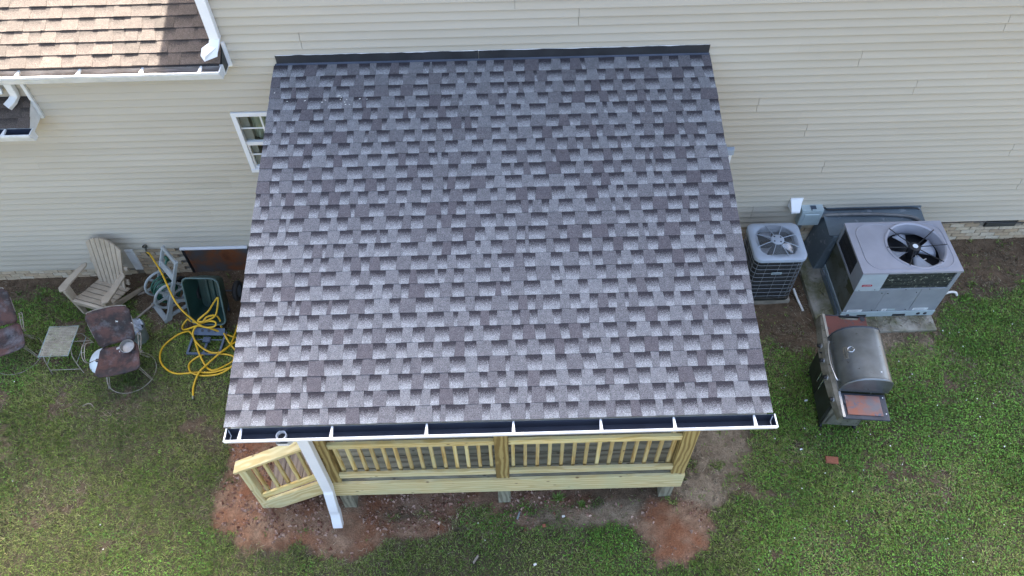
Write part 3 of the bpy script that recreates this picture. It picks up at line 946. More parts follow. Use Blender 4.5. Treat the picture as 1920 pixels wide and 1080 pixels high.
s.quad((wx0 - .1, 0.032, 1.1), (wx0 - .1, 0.5, 1.1), (wx0 - .1, 0.5, 2.4), (wx0 - .1, 0.032, 2.4))
s.quad((wx1 + .1, 0.032, 1.1), (wx1 + .1, 0.5, 1.1), (wx1 + .1, 0.5, 2.4), (wx1 + .1, 0.032, 2.4))
s.build('room_lining', M['room'], win)

# ---- shingled slopes
def shingle_cells(xl, xr, wmin, wmax, rag=0.004):
    """one course: list of (x0, x1, kind, tone, lean0, lean1)"""
    x = xl + random.uniform(-rag, rag)
    xr = xr + random.uniform(-rag, rag)
    cells = []
    k = random.random() < 0.5
    l0 = 0.0
    while x < xr - 0.02:
        wd = random.uniform(wmin, wmax) * (1.0 if k else 0.95)
        if random.random() < 0.07: wd = random.uniform(0.03, 0.05)
        x1 = min(x + wd, xr)
        if xr - x1 < 0.05: x1 = xr
        l1 = 0.0 if x1 == xr else (random.uniform(-0.012, 0.006) if k else random.uniform(-0.006, 0.012))
        tone = min(1, max(0, random.choice((0.22, 0.32, 0.4, 0.5, 0.52, 0.58, 0.62, 0.68, 0.74, 0.85)) + random.uniform(-.08, .08)))
        cells.append((x, x1, 1 if k else 0, tone, l0, l1))
        x, l0 = x1, l1
        k = not k
    return cells

def cell_geom(c, s0, s1, org, d, n, hb_v=0.0075, hb_t=0.0135):
    x0, x1, kind, tone, l0, l1 = c
    hb = hb_v if kind else hb_t
    hb *= random.uniform(0.85, 1.15)
    g = 0.0008
    top = s0 - 0.012
    def P(x, s, h):
        return (x, org[1] + d[1] * s + n[1] * h, org[2] + d[2] * s + n[2] * h)
    sj = random.uniform(-0.002, 0.002)
    V = [P(x0 + g - l0, top, -0.002), P(x1 - g - l1, top, -0.002), P(x1 - g + l1, s1 + sj, -0.002), P(x0 + g + l0, s1 + sj, -0.002),
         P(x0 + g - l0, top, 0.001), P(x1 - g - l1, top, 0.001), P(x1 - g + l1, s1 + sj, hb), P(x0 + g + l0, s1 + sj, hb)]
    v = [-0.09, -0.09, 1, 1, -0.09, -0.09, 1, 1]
    return V, v

CF = [(0, 3, 2, 1), (4, 5, 6, 7), (0, 1, 5, 4), (1, 2, 6, 5), (2, 3, 7, 6), (3, 0, 4, 7)]
def shingle_mesh(name, items, mat):
    V, F, vv, kk, tt = [], [], [], [], []
    for (P, v, kind, tone) in items:
        b = len(V)
        V += P; F += [tuple(i + b for i in f_) for f_ in CF]
        vv += v; kk += [float(kind)] * 8; tt += [tone] * 8
    me = bpy.data.meshes.new(name)
    me.from_pydata(V, [], F)
    for n_, a_ in (('v', vv), ('kind', kk), ('tone', tt)):
        at_ = me.attributes.new(n_, 'FLOAT', 'POINT'); at_.data.foreach_set('value', a_)
    me.materials.append(mat)
    me.update()
    return me

def shingle_roof(parent, xl, xr, org, pitch, length, courses, expo, mat, singles, wmin, wmax, hv, ht, top_single=False):
    """courses counted from the eave up; the first `singles` pieces (nearest the eave) are objects of their own"""
    d = (0, -math.cos(pitch), -math.sin(pitch)); n = (0, -math.sin(pitch), math.cos(pitch))
    rest = []; cnt = 0
    for i in range(courses):
        s1 = length - i * expo; s0 = s1 - expo
        for c in shingle_cells(xl, xr, wmin, wmax):
            P, v = cell_geom(c, s0, s1, org, d, n, hv, ht)
            it = (P, v, c[2], c[3])
            if cnt < singles:
                link('shingle', shingle_mesh('shingle', [it], mat), parent); cnt += 1
            else:
                rest.append(it)
    if rest:
        o = link('shingle_field', shingle_mesh('shingle_field', rest, mat), parent)
        o['kind'] = 'stuff'

# wing roof (left): eave in front of the wall, rising behind it
WP = R(25)
we_y, we_z = -0.215, 3.035
wl = 5.2 / math.cos(WP)
def wing_pt(y, h=0.0):
    return we_z + (y - we_y) * math.tan(WP) + h
rf = MB()
xw = -2.675
rf.hexa([(XL - .3, we_y + .01, wing_pt(we_y, -.10)), (XC + 0.001, we_y + .01, wing_pt(we_y, -.10)), (XC + 0.001, 4.5, wing_pt(4.5, -.10)), (XL - .3, 4.5, wing_pt(4.5, -.10)),
         (XL - .3, we_y + .01, wing_pt(we_y, -.004)), (XC + 0.001, we_y + .01, wing_pt(we_y, -.004)), (XC + 0.001, 4.5, wing_pt(4.5, -.004)), (XL - .3, 4.5, wing_pt(4.5, -.004))])
zr_ = wing_pt(4.5, -.004)
rf.hexa([(XL - .3, 4.5, zr_ - .1), (XC, 4.5, zr_ - .1), (XC, 9.3, 2.9), (XL - .3, 9.3, 2.9), (XL - .3, 4.501, zr_), (XC, 4.501, zr_), (XC, 9.3, 3.0), (XL - .3, 9.3, 3.0)])
wing_roof = rf.build('wing_roof', M['underlay'], house)
nC = 9
exw = 0.1435
Lw = (0.0 - we_y + 1.05) / math.cos(WP)
org = (0, we_y + Lw * math.cos(WP), we_z + Lw * math.sin(WP))
random.seed(21)
shingle_roof(wing_roof, -5.9, xw, org, WP, Lw, 9, exw, M['shingle_old'], 140, 0.12, 0.22, 0.008, 0.013)
shingle_roof(wing_roof, XL - .3, -5.902, org, WP, Lw, 9, exw, M['shingle_old'], 0, 0.12, 0.22, 0.008, 0.013)
org2 = (0, 4.5, wing_pt(4.5))
L2 = (4.5 - (we_y + (Lw - 9 * exw + 9 * exw) * 0 + (9 * exw) * math.cos(WP))) / math.cos(WP)
shingle_roof(wing_roof, XL - .3, XC - 0.01, org2, WP, L2, int(L2 / exw), exw, M['shingle_old'], 0, 0.12, 0.22, 0.008, 0.013)
# eave box of the wing
e = MB()
e.bx(XL - .3, xw + 0.012, we_y + 0.012, we_y + 0.034, 2.885, 3.005)          # fascia
e.bx(XL - .3, xw + 0.010, we_y + 0.034, -0.016, 2.878, 2.892)                # soffit
e.build('eave_box', M['old_white'], house)
e = MB()
e.prism([(we_y + .034, 2.892), (-0.016, 2.892), (-0.016, wing_pt(0) - .02), (we_y + .034, wing_pt(we_y + .03) - .02)], xw - 0.012, xw + 0.008, 'x')
e.build('eave_end_shade', M['grill_dark'], house)  # dark sheet standing in for the shaded interior of the open eave end
e = MB()
e.bx(xw + 0.008, xw + 0.045, -0.045, -0.014, 2.872, 3.17)
e.build('eave_end_trim', M['white'], house, bevel=0.002)

def gutter(name, x0, x1, yb, zt, parent, hang=(), w_=0.122, h_=0.118, outer='white', ends=(True, True), strap=0.03, inner='navy'):
    """K-style gutter: painted outside shell, dark inside shell, hidden hangers as parts"""
    po = [(0, 0), (0, -h_), (-w_ * .60, -h_), (-w_ * .72, -h_ * .72), (-w_ * .80, -h_ * .45), (-w_ * .98, -h_ * .26), (-w_, -0.012), (-w_, 0.0)]
    pi = [(-.0025, 0), (-.0025, -h_ + .0025), (-w_ * .60 + .002, -h_ + .0025), (-w_ * .72 + .002, -h_ * .70), (-w_ * .80 + .002, -h_ * .43), (-w_ * .98 + .003, -h_ * .24), (-w_ + .0025, -0.012), (-w_ + .0025, -.001)]
    o = MB()
    n = len(po)
    V = [(x0, yb + y, zt + z) for y, z in po] + [(x1, yb + y, zt + z) for y, z in po]
    o.add(V, [(i, i + n, i + 1 + n, i + 1) for i in range(n - 1)])
    o.bx(x0, x1, yb - w_ - 0.001, yb - w_ + 0.017, zt - 0.002, zt + 0.0035)       # rolled lip
    for xx, on in ((x0, ends[0]), (x1, ends[1])):
        if on:
            o.prism([(yb + y, zt + z) for y, z in po], xx - 0.002, xx + 0.002, 'x')
            o.bx(xx - 0.006, xx + 0.006, yb - w_ - 0.001, yb, zt - 0.0015, zt + 0.006)
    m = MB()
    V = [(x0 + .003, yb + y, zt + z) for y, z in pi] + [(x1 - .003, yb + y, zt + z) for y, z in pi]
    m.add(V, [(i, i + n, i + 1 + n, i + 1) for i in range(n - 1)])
    for xx in (x0 + .0035, x1 - .0035):
        m.add([(xx, yb + y, zt + z) for y, z in pi], [tuple(range(n))])
    G = o.build(name, M[outer], parent)
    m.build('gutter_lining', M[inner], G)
    for hx in hang:
        hgr = MB()
        hgr.hexa([(hx - strap / 2, yb - w_ + .012, zt - .014), (hx + strap / 2, yb - w_ + .012, zt - .014), (hx + strap * .25, yb - .004, zt - .014), (hx - strap * .25, yb - .004, zt - .014),
                  (hx - strap / 2, yb - w_ + .012, zt + .0042), (hx + strap / 2, yb - w_ + .012, zt + .0042), (hx + strap * .25, yb - .004, zt + .006), (hx - strap * .25, yb - .004, zt + .006)])
        hgr.build('hanger', M[outer], G)
    return G

gut = gutter('wing_gutter', XL - .3, xw + 0.0, we_y + 0.010, 3.005, house, hang=[-2.885, -3.50, -4.16, -4.80, -5.5], outer='old_white', strap=0.04, inner='gut_dirty')

# downspout on the corner of the main block, dropping onto the wing roof
dsp = MB()
dsp.bar((-2.695, -0.058, 5.6), (-2.695, -0.058, 3.235), 0.10, 0.075, up=(0, 1, 0))
dsp.hexa([(-2.745, -0.095, 3.235), (-2.645, -0.095, 3.235), (-2.645, -0.02, 3.235), (-2.745, -0.02, 3.235),
          (-2.745, -0.096, 3.236), (-2.645, -0.096, 3.236), (-2.645, -0.02, 3.236), (-2.745, -0.02, 3.236)])
dsp.hexa([(-2.790, -0.150, 3.135), (-2.690, -0.175, 3.115), (-2.665, -0.110, 3.165), (-2.765, -0.085, 3.175),
          (-2.748, -0.098, 3.245), (-2.642, -0.098, 3.245), (-2.642, -0.018, 3.245), (-2.748, -0.018, 3.245)])
dsp.hexa([(-2.860, -0.185, 3.118), (-2.815, -0.245, 3.088), (-2.790, -0.235, 3.150), (-2.835, -0.150, 3.185),
          (-2.780, -0.145, 3.120), (-2.690, -0.180, 3.100), (-2.665, -0.120, 3.190), (-2.765, -0.085, 3.205)])
o = dsp.build('corner_downspout', M['white'], house, bevel=0.012)

# pent roof far left with its own gutter and downspout elbow
px1 = -5.01
PP = R(32)
p_yt, p_zt = -0.016, 2.505
p_ye = -0.30
p_ze = p_zt + (p_ye - p_yt) * math.tan(PP)
pr = MB()
pr.prism([(p_yt, p_zt), (p_ye, p_ze), (p_ye, p_ze - 0.11), (p_yt, 2.24)], XL, px1, 'x')
pent = pr.build('pent_roof', M['old_white'], house)
Lp = (p_yt - p_ye) / math.cos(PP)
random.seed(5)
shingle_roof(pent, -5.9, px1 + 0.012, (0, p_yt, p_zt + .006), PP, Lp + 0.02, 3, 0.118, M['shingle_old'], 60, 0.13, 0.22, 0.006, 0.010)
shingle_roof(pent, XL, -5.903, (0, p_yt, p_zt + .006), PP, Lp + 0.02, 3, 0.118, M['shingle_old'], 0, 0.13, 0.22, 0.006, 0.010)
t = MB(); t.bx(px1 + 0.004, px1 + 0.042, -0.05, -0.014, 2.232, 2.74); t.build('pent_roof_trim', M['old_white'], pent, bevel=0.002)
gutter('pent_gutter', XL, px1 + 0.035, p_ye - 0.004, p_ze - 0.022, house, hang=[-5.28, -5.9], outer='old_white', strap=0.04)
def rect_tube(mb, pts, a, b_, side=(1, 0, 0)):
    """rectangular pipe through points; a across the given side, b across the other way"""
    pts = [Vector(p) for p in pts]
    V, F = [], []
    for i, p in enumerate(pts):
        t = pts[min(i + 1, len(pts) - 1)] - pts[max(i - 1, 0)]
        t.normalize()
        sx = Vector(side) - t * t.dot(Vector(side))
        if sx.length < .2: sx = Vector((0, 1, 0)) - t * t.y
        sx.normalize()
        sy = t.cross(sx)
        for u, w_ in ((-1, -1), (1, -1), (1, 1), (-1, 1)):
            V.append(p + sx * u * a / 2 + sy * w_ * b_ / 2)
    for i in range(len(pts) - 1):
        for k in range(4):
            k2 = (k + 1) % 4
            F.append((i * 4 + k, i * 4 + k2, (i + 1) * 4 + k2, (i + 1) * 4 + k))
    mb.add(V, F)
el = MB(); rect_tube(el, [(-5.115, -0.06, 2.86), (-5.115, -0.062, 2.62), (-5.118, -0.068, 2.575), (-5.150, -0.11, 2.535), (-5.205, -0.165, 2.500)], 0.085, 0.065)
el.build('pent_downspout', M['old_white'], house, bevel=0.01)
el = MB(); rect_tube(el, [(-5.75, -0.28, 2.90), (-5.60, -0.24, 2.76), (-5.40, -0.14, 2.68), (-5.22, -0.07, 2.65)], 0.08, 0.065)
el.build('pent_downspout', M['old_white'], house, bevel=0.01)

# main block roof: gable towards the yard, left eave shades the wing
mr = MB()
rx = (XC + XR) / 2
hr = 2.6
for (xa, za, xb, zb) in ((XC - 0.12, ZT - .05, rx, ZT + hr), (XR + 0.3, ZT - .05, rx, ZT + hr)):
    mr.hexa([(xa, -0.35, za), (xb, -0.35, zb), (xb, 9.3, zb), (xa, 9.3, za), (xa, -0.35, za + .15), (xb, -0.35, zb + .15), (xb, 9.3, zb + .15), (xa, 9.3, za + .15)])
main_roof = mr.build('main_roof', M['shingle_old'], house)
gb = MB(); gb.add([(XC, 0.0, ZT), (XR, 0.0, ZT), (rx, 0.0, ZT + hr), (XC, 8.9, ZT), (XR, 8.9, ZT), (rx, 8.9, ZT + hr)], [(0, 1, 2), (3, 5, 4)])
gb.build('gable', M['siding'], house)

# ------------------------------------------------------------------ covered porch
porch = thing('covered_porch', 'new timber porch with grey shingled shed roof against the house wall', 'porch', (0.2, -1.9, -0.58), world=True)
TH = 0.2025
PX0, PX1 = -2.185, 2.540
p_org = (0, -0.049, 2.866)
PL = 3.905 / math.cos(TH)
def proof(y, h=0.0):
    return 2.866 + (y + 0.049) * math.tan(TH) + h
r_ = MB()
r_.hexa([(PX0 + .012, -3.93, proof(-3.93, -.022)), (PX1 - .012, -3.93, proof(-3.93, -.022)), (PX1 - .012, -0.018, proof(-0.018, -.022)), (PX0 + .012, -0.018, proof(-0.018, -.022)),
         (PX0 + .012, -3.93, proof(-3.93, -.003)), (PX1 - .012, -3.93, proof(-3.93, -.003)), (PX1 - .012, -0.018, proof(-0.018, -.003)), (PX0 + .012, -0.018, proof(-0.018, -.003))])
proof_o = r_.build('roof', M['underlay'], porch)
random.seed(3)
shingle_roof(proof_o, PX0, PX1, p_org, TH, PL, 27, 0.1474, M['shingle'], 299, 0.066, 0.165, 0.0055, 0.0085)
# black step flashing with its bright lip, ragged sealed top edge
fl = MB()
n = 40
for (fx0, fx1) in ((-2.150, 0.030), (0.036, 2.522)):
    V, F = [], []
    for i in range(n + 1):
        x = fx0 + (fx1 - fx0) * i / n
        zt = 2.980 + 0.002 * math.sin(i * 0.7 + fx0) + random.uniform(-.003, .003)
        V += [(x, -0.030, 2.853), (x, -0.025, zt)]
    for i in range(n):
        F.append((2 * i, 2 * i + 2, 2 * i + 3, 2 * i + 1))
    fl.add(V, F)
flash = fl.build('flashing', M['black_flash'], proof_o)
fl = MB(); fl.hexa([(-2.160, -0.045, proof(-.045, .002)), (2.530, -0.045, proof(-.045, .002)), (2.530, -0.024, proof(-.024, .008)), (-2.160, -0.024, proof(-.024, .008)),
                    (-2.160, -0.045, proof(-.045, .010)), (2.530, -0.045, proof(-.045, .010)), (2.530, -0.031, proof(-.031, .014)), (-2.160, -0.031, proof(-.031, .014))])
fl.build('flashing_lip', M['blue_flash'], proof_o)
fl = MB()
V, F = [], []
for i in range(121):
    x = -2.14 + 4.65 * i / 120
    hh = 0.001 + 0.004 * random.random()
    V += [(x, -0.0245, 2.976), (x, -0.0235, 2.981 + hh + .001 * math.sin(i * .37))]
for i in range(120):
    F.append((2 * i, 2 * i + 2, 2 * i + 3, 2 * i + 1))
fl.add(V, F)
fl.build('caulk_bead', M['white'], proof_o)

fl = MB()
for k in range(15):
    x_ = random.gauss(-1.55, .28); y_ = -0.52 + random.gauss(0, .035)
    fl.box((x_, y_, proof(y_, .012)), (random.uniform(.006, .018), random.uniform(.005, .010), .003), Matrix.Rotation(random.uniform(-1, 1), 3, 'Z'))
tag(fl.build('roof_debris', M['pvc'], proof_o), kind='stuff')

def board(name, p0, p1, wid, thk, mat, parent, up=(0, 0, 1)):
    """sawn board from p0 to p1; grain runs along its own x axis"""
    p0, p1 = Vector(p0), Vector(p1)
    dx = (p1 - p0)
    L = dx.length
    dx.normalize()
    dy = Vector(up).cross(dx)
    if dy.length < 1e-5: dy = Vector((0, 1, 0)).cross(dx)
    dy.normalize()
    dz = dx.cross(dy)
    Mx = Matrix((dx, dy, dz)).transposed().to_4x4()
    Mx.translation = (p0 + p1) / 2
    o = MB().box((0, 0, 0), (L, wid, thk)).build(name, mat, parent, M=Mx)
    bv = o.modifiers.new('bevel', 'BEVEL'); bv.width = 0.003; bv.segments = 1
    return o

# rafters, beam, fascia, rake boards
ZD = 0.140                                     # deck level
for i in range(9):
    x = -2.08 + i * (4.52 / 8)
    board('rafter', (x, -0.03, proof(-0.03, -.105)), (x, -3.86, proof(-3.86, -.105)), 0.038, 0.14, M['pine'], proof_o, up=(0, 0, 1))
board('fascia', (PX0 + .015, -3.892, 1.985), (PX1 - .015, -3.892, 1.985), 0.022, 0.14, M['white'], proof_o)
for x in (PX0 + 0.022, PX1 - 0.022):
    board('rake_board', (x, -0.03, proof(-.03, -.10)), (x, -3.86, proof(-3.86, -.10)), 0.02, 0.13, M['white'], proof_o)
board('beam', (-1.71, -3.585, 1.80), (2.15, -3.585, 1.80), 0.076, 0.235, M['pine'], porch)
# posts
YP = -3.650
for (x0, x1) in ((-1.705, -1.565), (0.105, 0.245), (1.990, 2.135)):
    board('post', ((x0 + x1) / 2, YP + .07, ZD + .001), ((x0 + x1) / 2, YP + .07, 1.682), x1 - x0, 0.14, M['pine_post'], porch, up=(0, 1, 0))
for x in (-1.60, 0.18, 2.02):
    board('footing_post', (x, -3.56, gz(x) - .1), (x, -3.56, -0.16), 0.14, 0.14, M['deck'], porch, up=(0, 1, 0))
for x in (-1.40, 0.19, 1.80):
    board('footing_post', (x, -1.6, gz(x) - .1), (x, -1.6, -0.10), 0.14, 0.14, M['deck'], porch, up=(0, 1, 0))
# deck frame and boards
DX0, DX1 = -1.70, 2.142
deck = board('rim_joist', (DX0, -3.653, ZD - .150), (DX1, -3.653, ZD - .150), 0.038, 0.300, M['pine_pale'], porch)
for x in (DX0 + .019, DX1 - .019):
    board('rim_joist', (x, -0.03, ZD - .155), (x, -3.632, ZD - .155), 0.037, 0.286, M['pine_pale'], porch)
for i in range(8):
    x = DX0 + 0.45 + i * 0.42
    board('joist', (x, -0.03, ZD - .155), (x, -3.630, ZD - .155), 0.038, 0.184, M['deck'], porch)
y = -3.632
i = 0
while y < -0.1:
    wd = 0.140
    o = board('deck_board', (DX0 + random.uniform(0, .01), y + wd / 2, ZD - .014), (DX1 - random.uniform(0, .01), y + wd / 2, ZD - .014), wd - 0.006, 0.026, M['deck'], porch)
    y += wd; i += 1
# railing: three-piece bays between the posts
def bay(x0, x1, nb):
    rl = board('top_rail', (x0, -3.612, 0.957), (x1, -3.612, 0.957), 0.038, 0.088, M['pine'], porch)
    board('bottom_rail', (x0, -3.630, 0.292), (x1, -3.630, 0.292), 0.038, 0.088, M['pine_pale'], porch)
    for k in range(nb):
        x = x0 + (k + 0.35) * (x1 - x0) / (nb - 0.3)
        board('baluster', (x, -3.568 - .006, 0.262), (x, -3.574, 0.935), 0.036, 0.036, M['pine_gold'] if random.random() < 0.6 else M['pine'], porch, up=(0, 1, 0))
bay(-1.563, 0.103, 14)
bay(0.247, 1.988, 14)
# side railing along the right edge of the deck
board('top_rail', (2.06, -3.50, 1.020), (2.06, -0.06, 1.020), 0.038, 0.088, M['pine'], porch)
board('bottom_rail', (2.06, -3.50, 0.292), (2.06, -0.06, 0.292), 0.038, 0.088, M['pine_pale'], porch)
for k in range(25):
    board('baluster', (2.10, -3.42 + k * 0.135, 0.262), (2.10, -3.42 + k * 0.135, 1.0), 0.036, 0.036, M['pine_gold'], porch, up=(0, 1, 0))
board('top_rail', (-1.63, -2.55, 1.020), (-1.63, -0.06, 1.020), 0.038, 0.088, M['pine'], porch)
board('bottom_rail', (-1.63, -2.55, 0.292), (-1.63, -0.06, 0.292), 0.038, 0.088, M['pine_pale'], porch)
for k in range(18):
    board('baluster', (-1.67, -2.48 + k * 0.135, 0.262), (-1.67, -2.48 + k * 0.135, 1.0), 0.036, 0.036, M['pine_gold'], porch, up=(0, 1, 0))
# stair going down to the left
SY0, SY1 = -3.600, -2.62
for k in range(3):
    zt = ZD - (k + 1) * 0.19
    xa = DX0 - k * 0.27 - 0.004
    for j in range(2):
        board('stair_tread', (xa - 0.135 * j - .068, SY0 + .03, zt), (xa - 0.135 * j - .068, SY1, zt), 0.130, 0.030, M['tread'], porch)
    board('stair_riser', (xa + .008, SY0 + .04, zt + .09), (xa + .008, SY1 - .02, zt + .09), 0.02, 0.16, M['tread'], porch)
for yy in (SY0 + .012, SY1 + .02):
    board('stringer', (DX0 - 0.006, yy, ZD - .16), (-2.56, yy, gz(-2.5) + .07), 0.037, 0.235, M['pine_pale'], porch)
# newel and sloping handrail
NX, NY = -2.585, -3.560
board('newel', (NX, NY, gz(NX) - .05), (NX, NY, 0.395), 0.088, 0.088, M['pine_pale'], porch, up=(0, 1, 0))
board('handrail', (NX - .075, NY, 0.385), (-1.708, NY, 0.985), 0.140, 0.036, M['pine_pale'], porch)
board('stair_rail', (NX + .05, NY - .028, -0.30), (-1.712, NY - .028, 0.265), 0.030, 0.088, M['pine'], porch)
for k in range(6):
    tt = 0.08 + k * 0.165
    x = NX + .05 + tt * 0.83
    zl = -0.30 + tt * 0.565; zh = 0.385 + (x - NX + .075) * 0.6 / 0.952
    board('baluster', (x, NY + .006, zl - .03), (x, NY + .006, zh - .022), 0.036, 0.036, M['pine'] if k % 2 else M['pine_gold'], porch, up=(0, 1, 0))
board('newel', (NX, SY1 + .02, gz(NX) - .05), (NX, SY1 + .02, 0.395), 0.088, 0.088, M['pine_pale'], porch, up=(0, 1, 0))
board('handrail', (NX - .075, SY1 + .02, 0.385), (-1.66, SY1 + .02, 1.0), 0.140, 0.036, M['pine_pale'], porch)
# gutter with outlet
GZT = 2.022
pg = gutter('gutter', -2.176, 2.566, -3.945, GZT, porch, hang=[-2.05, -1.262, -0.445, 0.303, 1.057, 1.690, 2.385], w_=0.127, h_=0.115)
ol = MB()
ol.lathe([(0.046, -0.03), (0.046, 0.010), (0.038, 0.012), (0.036, -0.01), (0.035, -0.035)], 24, (-1.715, -3.988, GZT - .072))
ol.build('outlet', M['white'], pg, smooth=50)
ol = MB(); ol.lathe([(0.0, 0), (0.038, 0.0)], 20, (-1.715, -3.988, GZT - .100)); ol.build('outlet_hole', M['black'], pg)
ol = MB()
for xx, sg in ((-2.172, 1), (2.562, -1)):
    ol.bar((xx + sg * .010, -3.955, GZT - .01), (xx + sg * .030, -3.99, GZT - .05), 0.006, 0.004)
    ol.bar((xx + sg * .030, -3.99, GZT - .05), (xx + sg * .026, -4.055, GZT - .05), 0.006, 0.004)
ol.build('sealant_bead', M['cond_top'], pg)
# downspout: elbow under the gutter, run on the corner post, kick-out at the foot
ds = MB()
rect_tube(ds, [(-1.715, -4.005, 1.905), (-1.715, -4.0, 1.86), (-1.70, -3.93, 1.79), (-1.672, -3.78, 1.71), (-1.695, -3.735, 1.64), (-1.695, -3.730, 1.5)], 0.105, 0.075)
dso = ds.build('downspout', M['white'], porch, bevel=0.006)
ds = MB(); rect_tube(ds, [(-1.695, -3.730, 1.51), (-1.695, -3.730, 0.20)], 0.108, 0.078); ds.build('downspout_pipe', M['white'], dso, bevel=0.006)
ds = MB(); rect_tube(ds, [(-1.695, -3.730, 0.215), (-1.695, -3.732, 0.165), (-1.695, -3.748, 0.13), (-1.695, -3.80, -0.12), (-1.695, -3.808, -0.17), (-1.695, -3.812, -0.20)], 0.104, 0.074)
ds.build('downspout_elbow', M['white'], dso, bevel=0.006)
ds = MB(); rect_tube(ds, [(-1.695, -3.812, -0.19), (-1.695, -3.814, -0.26), (-1.695, -3.83, -0.32), (-1.695, -3.868, -0.42), (-1.695, -3.885, -0.485)], 0.108, 0.078)
ds.build('downspout_foot', M['white'], dso, bevel=0.006)

# ------------------------------------------------------------------ packaged cooling unit on the slab
slab = thing('concrete_pad', 'mossy concrete pad under the big grey cooling unit', 'concrete pad', (5.1, -0.8, -0.47), world=True)
s = MB()
s.bx(4.33, 5.865, -1.52, -0.08, -0.62, -0.410)
s.build('slab', M['concrete'], slab, bevel=0.012)
UX0, UX1, UY0, UY1, UZ0, UZ1 = 4.645, 5.865, -1.285, -0.470, -0.385, 0.535
unit = thing('packaged_cooling_unit', 'big grey packaged cooling unit with open fan well on its top', 'air conditioner', ((UX0 + UX1) / 2, (UY0 + UY1) / 2, UZ0), world=True)
FCX, FCY, FR_ = 5.425, -0.865, 0.335
def plate_with_hole(mb, x0, x1, y0, y1, z, cx, cy, r, n=48):
    ang = [2 * math.pi * k / n for k in range(n)]
    V = []
    for a in ang:
        dx, dy = math.cos(a), math.sin(a)
        t = min(((x1 - cx) / dx if dx > 0 else (x0 - cx) / dx) if abs(dx) > 1e-9 else 9, ((y1 - cy) / dy if dy > 0 else (y0 - cy) / dy) if abs(dy) > 1e-9 else 9)
        V.append((cx + dx * r, cy + dy * r, z)); V.append((cx + dx * t, cy + dy * t, z))
    F = [(2 * k, 2 * k + 1, (2 * k + 3) % (2 * n), (2 * k + 2) % (2 * n)) for k in range(n)]
    b0 = len(V)
    mb.add(V, F)
    # corner fill triangles
    cs = [(x1, y1), (x0, y1), (x0, y0), (x1, y0)]
    for (px, py) in cs:
        a = math.atan2(py - cy, px - cx) % (2 * math.pi)
        k = int(a / (2 * math.pi / n)) % n
        mb.add([V[2 * k + 1], (px, py, z), V[(2 * k + 3) % (2 * n)]], [(0, 1, 2)])
u = MB()
plate_with_hole(u, UX0 - .008, UX1 + .008, UY0 - .008, UY1 + .008, UZ1, FCX, FCY, FR_ + .035)
for (a, b_) in (((UX0 - .008, UY0 - .008), (UX1 + .008, UY0 - .008)), ((UX1 + .008, UY0 - .008), (UX1 + .008, UY1 + .008)), ((UX1 + .008, UY1 + .008), (UX0 - .008, UY1 + .008)), ((UX0 - .008, UY1 + .008), (UX0 - .008, UY0 - .008))):
    u.quad((a[0], a[1], UZ1 - .03), (b_[0], b_[1], UZ1 - .03), (b_[0], b_[1], UZ1), (a[0], a[1], UZ1))
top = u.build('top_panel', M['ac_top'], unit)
u = MB()
u.lathe([(FR_ + .050, 0.0), (FR_ + .046, 0.012), (FR_ + .030, 0.014), (FR_ + .012, 0.0), (FR_ + .004, -0.05), (FR_ - .002, -0.13), (FR_ + .001, -0.15)], 56, (FCX, FCY, UZ1 + .001))
u.build('fan_shroud', M['ac_top'], unit, smooth=40)
# embossed rounded ridge on the top panel
u = MB()
ring = [(x, y, UZ1 + .002) for x, y in rrect(UX0 + .085, UX1 - .04, UY0 + .045, UY1 - .03, 0.19, 10)]
u.tube(ring, 0.006, 6, closed=True)
u.build('top_ridge', M['ac_top'], top, smooth=60)
# cabinet sides
ZM = 0.165       # split between coil level and lower panels
u = MB(); u.bx(UX0 + .02, UX1 - .02, UY0 + .02, UY1 - .02, UZ0 + .08, 0.30)
u.build('inner_case', M['black'], unit)
u = MB(); u.bx(UX0, UX0 + .012, UY0 + .001, UY1, UZ0 + .085, ZM)
u.build('side_panel', M['ac_mossy'], unit)
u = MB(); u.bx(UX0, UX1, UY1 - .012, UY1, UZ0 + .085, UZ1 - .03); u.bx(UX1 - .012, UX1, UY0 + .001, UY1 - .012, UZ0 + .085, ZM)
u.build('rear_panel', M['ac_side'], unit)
# front lower panels with seams
for (a, b_, mm) in ((UX0 + .002, 5.060, 'ac_side'), (5.063, 5.505, 'ac_side'), (5.510, UX1 - .002, 'ac_side')):
    u = MB(); u.bx(a, b_, UY0, UY0 + .014, UZ0 + .088, ZM - .004); u.build('front_panel', M[mm], unit, bevel=0.003)
# upper front: pale corner panel, coil guard
u = MB(); u.bx(UX0 + .002, 4.965, UY0 - .004, UY0 + .012, ZM, UZ1 - .032); corner = u.build('corner_panel', M['ac_pale'], unit, bevel=0.003)
u = MB(); u.bx(4.967, UX1 - .05, UY0 + .014, UY0 + .022, ZM + .02, UZ1 - .032); coil = u.build('coil', M['coil_leafy'], unit)
u = MB(); u.bx(4.967, UX1 - .002, UY0 - .002, UY0 + .016, ZM, ZM + .022); u.bx(UX1 - .055, UX1 - .002, UY0 - .002, UY0 + .016, ZM + .023, UZ1 - .031)
u.build('coil_frame', M['ac_side'], unit, bevel=0.002)
u = MB()
for k in range(30):
    x = 4.985 + k * 0.0285
    u.box((x, UY0 + .006, (ZM + UZ1) / 2), (0.0022, 0.0022, UZ1 - ZM - .06))
for zz in (ZM + .09, ZM + .17, ZM + .25):
    u.box(((4.967 + UX1 - .05) / 2, UY0 + .004, zz), (UX1 - .05 - 4.967, 0.003, 0.003))
g_ = u.build('coil_guard', M['black'], coil)
